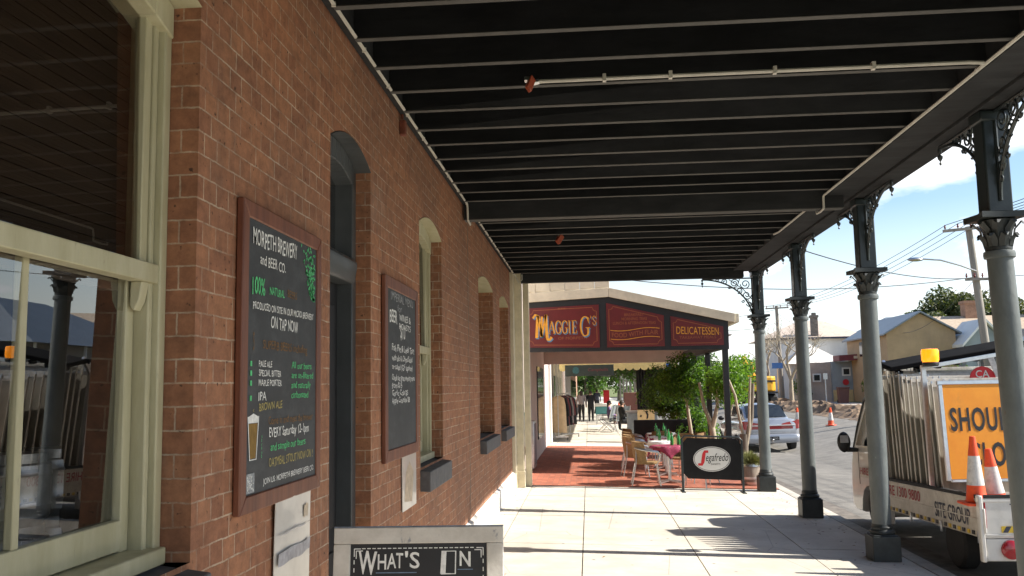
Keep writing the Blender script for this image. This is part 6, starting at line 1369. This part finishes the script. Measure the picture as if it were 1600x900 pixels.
# ================================================================ PAVEMENT LIFE FURTHER ON
def person(label, x, y, zg, rz, shirt, trousers, hair_len, seated=False, h=1.68, stride=.16, carry=None):
    t = thing('person', label, 'person', (x, y, zg), rz); s = h/1.7
    if seated: J = dict(pel=(0, 0, .50), ch=(0, -.03, .80), sh=(0, -.03, 1.0), nk=(0, -.02, 1.07), hd=(0, .0, 1.16), ht=(0, .0, 1.28), hl=(-.09, 0, .5), kl=(-.12, .42, .5), al=(-.12, .40, .08), tl=(-.12, .54, .04), hr=(.09, 0, .5), kr=(.12, .42, .5), ar=(.12, .42, .08), tr=(.12, .56, .04), sl=(-.17, -.03, .99), el=(-.22, .04, .74), wl=(-.14, .26, .66), fl=(-.1, .34, .66), sr=(.17, -.03, .99), er=(.22, .04, .74), wr=(.14, .26, .66), fr=(.1, .34, .66))
    else: J = dict(pel=(0, 0, .93), ch=(0, .01, 1.2), sh=(0, 0, 1.40), nk=(0, .01, 1.47), hd=(0, .03, 1.55), ht=(0, .03, 1.67), hl=(-.085, 0, .9), kl=(-.09, .09+stride*.4, .48), al=(-.09, stride, .09), tl=(-.10, stride+.14, .03), hr=(.085, 0, .9), kr=(.09, .04, .48), ar=(.09, -stride, .11), tr=(.10, -stride+.12, .03), sl=(-.18, 0, 1.38), el=(-.24, -.04, 1.10), wl=(-.24, .06, .86), fl=(-.23, .1, .76), sr=(.18, 0, 1.38), er=(.24, -.02, 1.10), wr=(.25, .08, .86), fr=(.25, .11, .76))
    rad = dict(pel=(.17, .13), ch=(.16, .12), sh=(.13, .10), nk=(.052, .055), hd=(.078, .092), ht=(.05, .06), hl=(.11, .115), kl=(.075, .08), al=(.052, .055), tl=(.038, .03), sl=(.068, .068), el=(.05, .05), wl=(.036, .036), fl=(.035, .02))
    for a in 'hkat': rad[a+'r'] = rad[a+'l']
    for a in 'sewf': rad[a+'r'] = rad[a+'l']
    E = [('pel', 'ch'), ('ch', 'sh'), ('sh', 'nk'), ('nk', 'hd'), ('hd', 'ht'), ('pel', 'hl'), ('hl', 'kl'), ('kl', 'al'), ('al', 'tl'), ('pel', 'hr'), ('hr', 'kr'), ('kr', 'ar'), ('ar', 'tr'), ('sh', 'sl'), ('sl', 'el'), ('el', 'wl'), ('wl', 'fl'), ('sh', 'sr'), ('sr', 'er'), ('er', 'wr'), ('wr', 'fr')]
    ks = list(J); me = bpy.data.meshes.new('body'); me.from_pydata([tuple(c*s for c in J[k]) for k in ks], [(ks.index(a), ks.index(b)) for a, b in E], [])
    ob = bpy.data.objects.new('body', me); COL.objects.link(ob); md = ob.modifiers.new('skin', 'SKIN'); md.use_smooth_shade = True
    for i, k in enumerate(ks): sv = me.skin_vertices[0].data[i]; sv.radius = tuple(r_*s for r_ in rad[k]); sv.use_root = (k == 'pel')
    sb_ = ob.modifiers.new('sub', 'SUBSURF'); sb_.levels = sb_.render_levels = 2
    dg = bpy.context.evaluated_depsgraph_get(); m2 = bpy.data.meshes.new_from_object(ob.evaluated_get(dg)); bpy.data.objects.remove(ob)
    for m_ in ('skin', shirt, trousers, 'black_plastic'): m2.materials.append(M[m_])
    zt, zh = (.56, 1.04) if seated else (.93, 1.44)
    for p in m2.polygons:
        c_ = p.center/s; idx = 1
        if c_.z > zh: idx = 0
        elif c_.z < zt and abs(c_.x) < .21: idx = 2
        if seated and c_.y > .12 and c_.z < .58: idx = 2
        if c_.z < .09: idx = 3
        if not seated and abs(c_.x) > .2 and c_.z < .88: idx = 0
        if seated and c_.y > .25 and c_.z > .6: idx = 0
        p.material_index = idx; p.use_smooth = True
    o = bpy.data.objects.new('body', m2); COL.objects.link(o); o.parent = t
    hz = J['hd'][2]; hy = J['hd'][1]
    mb = MB(); mb.ball((0, (hy-.02)*s, (hz+.035)*s), .092*s, .105*s, .105*s, 14, 9)
    if hair_len: mb.ball((0, (hy-.065)*s, (hz-.09)*s), .085*s, .05*s, .15*s, 12, 8)
    mb.build('hair', 'hair', t, world=False)
    mb = MB(); mb.ball((0, (hy+.098)*s, (hz)*s), .016, .022, .02, 8, 6)
    for q in (-1, 1): mb.ball((q*.085*s, hy*s, hz*s), .012, .02, .03, 8, 6)
    mb.build('face_features', 'skin', t, world=False)
    return t
person('person in pale brown top and dark trousers, left of the walking pair', 1.02, 49.5, -.02, .06, 'cloth_grey', 'cloth_black', True, h=1.68)
person('person in black top and trousers walking away with a bag in the right hand', 1.52, 49.7, -.03, -.04, 'cloth_black', 'cloth_black', False, h=1.69, stride=-.12)
hb = MB(); hb.prism([(1.68, 49.72, .40), (1.92, 49.72, .40), (1.88, 49.72, .62), (1.72, 49.72, .62)], (0, .1, 0)); hb.tube([(1.74, 49.77, .62), (1.76, 49.77, .78), (1.84, 49.77, .78), (1.86, 49.77, .62)], .012, 6); tag(hb.build('handbag', 'cloth_black', bevel=.015), 'small dark handbag held by the person in black', 'bag')
person('person in a dark top seated at the shaded tables with back to the street', 2.75, 37.0, -.05, -1.2, 'cloth_black', 'cloth_black', False, seated=True, h=1.75)
person('person in a purple top seated beside the grey folding chairs', 2.3, 39.5, -.05, -1.6, 'cloth_purple', 'cloth_black', True, seated=True, h=1.7)
person('person in dark blue far ahead near the end of the shops', 2.0, 66, -.05, .1, 'dark_ink', 'cloth_black', False, h=1.7)
# clothes rack with garments
rk = thing('clothes_rack', 'wheeled steel clothes rack standing outside the second shop', 'clothes rack', (.45, 33.2, 0))
mb = MB()
for x, y in ((.34, 32.3), (.70, 34.3)): mb.tube([(x, y, .14), (x, y, 1.62)], .016, 8); mb.bar((x-.35, y, .12), (x+.35, y, .12), .04, .05)
mb.tube([(.34, 32.3, 1.62), (.70, 34.3, 1.62)], .016, 8); mb.bar((.34, 32.3, .14), (.70, 34.3, .14), .04, .05); mb.build('frame', 'steel', rk)
for x, y in ((.02, 32.3), (.66, 32.3), (.38, 34.3), (1.02, 34.3)):
    mb = MB(); mb.cone((x-.015, y, .05), (x+.015, y, .05), .05, .05, 10); mb.build('wheel', 'rubber', rk)
gar = [('cloth_beige', 'long beige coat hanging first on the rack'), ('cloth_black', 'black coat hanging behind the beige one'), ('cloth_maroon', 'maroon jacket third on the rack'), ('cloth_black', 'black jacket between the maroon and grey ones'), ('cloth_grey', 'grey jumper towards the middle of the rack'), ('cloth_maroon', 'second maroon jacket near the back of the rack'), ('cloth_black', 'last black coat at the back of the rack')]
for i, (m_, lb) in enumerate(gar):
    y = 32.36+.27*i; cx = .34+.05*i; L = 1.25 if i == 0 else rnd.uniform(.95, 1.15); w = .27 if i == 0 else rnd.uniform(.25, .33); mb = MB()
    top = 1.52; n = 16; v = []
    rows = [(top+.03, .05, .02), (top, .12, .05), (top-.06, .22, .07), (top-.3, w, .09), (top-.7, w*1.05, .09), (top-L, w*1.12, .1)]
    for (z, hw, hd) in rows:
        for k in range(n): a = 2*PI*k/n; v.append((cx+hw*math.cos(a), y+hd*math.sin(a)*(1+.35*math.sin(a*5+i)*(z < top-.2)), z+.02*math.sin(a*3+i)*(z < .6)))
    f = [(j*n+k, j*n+(k+1) % n, (j+1)*n+(k+1) % n, (j+1)*n+k) for j in range(len(rows)-1) for k in range(n)]+[tuple(range(n-1, -1, -1))]
    mb.add(v, [tuple(reversed(q)) for q in f])
    if i != 0: 
        for s in (-1, 1): mb.tube([(cx+s*.2, y, top-.06), (cx+s*.28, y, top-.4), (cx+s*.3, y, top-.7)], [.06, .055, .045], 8)
    mb.tube([(cx, y, top+.02), (cx, y, 1.60)], .006, 5)
    tag(mb.build('garment', m_, ang=80), lb, 'garment', 'garments on the rack')
# grey sling chairs and counter
def sling_chair():
    t = thing('folding_chair', 'x', 'chair', (0, 0, 0), 0, 'grey folding chairs outside the second shop')
    mb = MB(); mb.prism([(-.26, -.2, .47), (.26, -.2, .47), (.26, .26, .50), (-.26, .26, .50)], (0, 0, .015)); mb.build('seat', 'cloth_chair', t, world=False)
    mb = MB(); mb.prism([(-.26, -.22, .55), (.26, -.22, .55), (.26, -.36, 1.08), (-.26, -.36, 1.08)], (0, .015, .0)); mb.build('backrest', 'cloth_chair', t, world=False)
    for s in (-1, 1):
        for p in ([(s*.28, .3, 0), (s*.28, -.2, .5), (s*.28, -.37, 1.1)], [(s*.28, -.34, 0), (s*.28, .26, .5), (s*.28, .26, .68)]): mb = MB(); mb.tube(p, .013, 6); mb.build('leg', 'steel', t, world=False)
        mb = MB(); mb.box(s*.28-.025, s*.28+.025, -.25, .3, .67, .69); mb.build('arm', 'sign_black', t, world=False)
    return t
fc = sling_chair()
for i, (x, y, a, lb) in enumerate(((2.15, 39.2, 1.2, 'grey folding chair nearest on the left, facing the road'), (2.75, 38.6, .3, 'grey folding chair seen from behind, right of the first'), (2.2, 41.2, 1.4, 'grey folding chair behind the nearest one'), (2.9, 40.8, -.4, 'grey folding chair farthest back in the group'))):
    if i == 0: fc.location = (x, y, -.05); fc.rotation_euler = (0, 0, a); fc['label'] = lb
    else: dup(fc, (x, y, -.06), a, lb)
cnt = thing('counter', 'grey serving counter under the second awning behind the tables', 'counter', (3.3, 31.5, -.08))
mb = MB(); mb.box(2.72, 3.75, 31.6, 32.1, -.08, .95); mb.build('body', 'cloth_chair', cnt, bevel=.02); mb = MB(); mb.box(2.68, 3.8, 31.55, 32.15, .95, 1.0); mb.build('top', 'steel', cnt)
bd = thing('picture_board', 'small tan board with dark silhouettes standing before the grey counter', 'sign', (3.35, 31.3, .9))
mb = MB(); mb.box(3.05, 3.62, 31.3, 31.33, .66, 1.04); mb.build('panel', 'tan_panel', bd)
mb = MB(); mb.poly([(3.12, 31.295, .82), (3.17, 31.295, .79), (3.2, 31.295, .84), (3.16, 31.295, .88)]); mb.poly([(3.3, 31.295, 1.0), (3.36, 31.295, .86), (3.34, 31.295, .72), (3.4, 31.295, .76), (3.42, 31.295, .88), (3.37, 31.295, 1.0)]); mb.build('silhouettes', 'sign_black', bd, smooth=False)
for x in (3.1, 3.57): mb = MB(); mb.bar((x, 31.32, -.08), (x, 31.32, .66), .03, .03); mb.build('leg', 'pole_wood', bd)
dp = thing('cafe_blind', 'dark grey outdoor curtains hanging at the street side of the second awning', 'curtain', (3.5, 33, 2.6))
v = []; mb = MB(); n = 40
for k in range(n+1): x = 3.15+.95*k/n; v += [(x, 33+.05*math.sin(k*1.5), .75), (x, 33+.05*math.sin(k*1.5), 2.62)]
mb.add(v, [(2*k, 2*k+2, 2*k+3, 2*k+1) for k in range(n)]); o = mb.build('drape', 'cloth_black', dp, ang=80); o.modifiers.new('thick', 'SOLIDIFY').thickness = .01
mb = MB(); mb.tube([(3.05, 33, 2.64), (4.2, 33, 2.64)], .02, 8); mb.build('rod', 'steel', dp)
mb = MB(); mb.box(4.05, 4.2, 31.1, 31.12, 1.9, 2.6); tag(mb.build('banner_flag', 'blue_sign'), 'narrow blue banner hanging beside the dark curtains', 'banner')
esk = thing('cool_box', 'teal and white cool box on the pavement behind the folding chairs', 'box', (2.05, 46.5, -.05))
mb = MB(); mb.box(1.75, 2.5, 46.3, 46.8, .45, .85); mb.build('body', 'teal', esk, bevel=.03); mb = MB(); mb.box(1.72, 2.53, 46.28, 46.82, .85, 1.0); mb.build('lid', 'house_white', esk, bevel=.03); mb = MB()
for x in (1.8, 2.45): mb.box(x-.03, x+.03, 46.4, 46.7, -.05, .45)
mb.build('leg', 'steel', esk)

bx = thing('planter_box', 'brown timber planter box on the pavement near the awning post', 'planter', (3.2, 48.2, -.08)); mb = MB(); mb.box(2.7, 4.1, 47.2, 48.6, -.08, .3); mb.build('body', 'bin_brown', bx, bevel=.02); mb = MB(); mb.box(3.25, 4.1, 47.9, 48.6, .301, 1.5); mb.build('screen', 'bin_brown', bx, bevel=.02)
for (x, y, lb, sd_) in ((4.55, 51.5, 'kerbside street tree shading the far pavement', 91), (4.5, 58.0, 'second kerbside street tree, farther up the far pavement', 92)):
    cl = [(a, b, c, d, e, f, 1) for a, b, c, d, e, f, w in rclumps((-.3, 0, 3.6), (1.6, 2.0, 1.0), 16, sd_, .55, .9)]
    tree('street_tree', lb, x, y, -.1, [([(0, 0, 0), (.05, 0, 1.5), (-.1, 0, 2.9)], .14, .1), ([(-.05, 0, 2.0), (-.8, .2, 3.2)], .07, .04), ([(.0, 0, 2.0), (.6, -.2, 3.2)], .07, .04)], cl, 300, .2, sd_, ['leaf_c', 'gum_a', 'leaf_a'], 'bark', group='kerbside trees up the pavement')
rsn = thing('pavement_sign', 'small red sign standing far up the pavement', 'sign', (2.6, 62, -.05)); mb = MB(); mb.box(2.4, 2.8, 62, 62.05, .3, 1.6); mb.build('panel', 'logo_red', rsn); mb = MB(); mb.box(2.45, 2.5, 62.0, 62.05, -.05, .3); mb.box(2.7, 2.75, 62, 62.05, -.05, .3); mb.build('leg', 'steel', rsn)

# dry leaves and litter blown along the kerb and the wall
mb = MB(); rg = random.Random(77)
for k in range(190):
    q = rg.random()
    if q < .5: x, y = 4.9-abs(rg.gauss(0, .35)), rg.uniform(9, 19)
    elif q < .65: x, y = .07+abs(rg.gauss(0, .12)), rg.uniform(7, 17)
    else: x, y = rg.uniform(.3, 4.8), rg.uniform(9, 26)
    z = pavz(x)+(.018 if y > 17.7 else .006); a = rg.uniform(0, 6.3); L = rg.uniform(.012, .035); c_, s_ = math.cos(a), math.sin(a); w = L*.45
    mb.add([(x-c_*L, y-s_*L, z), (x-s_*w, y+c_*w, z+.006), (x+c_*L, y+s_*L, z+.003), (x+s_*w, y-c_*w, z+.004)], [(0, 1, 2), (0, 2, 3)], rg.randrange(3))
tag(mb.build('fallen_leaves', ['rattan', 'bark', 'maroon_paint'], smooth=False), 'dry leaves and crumbs scattered over the pavement', 'leaves', kind='stuff')
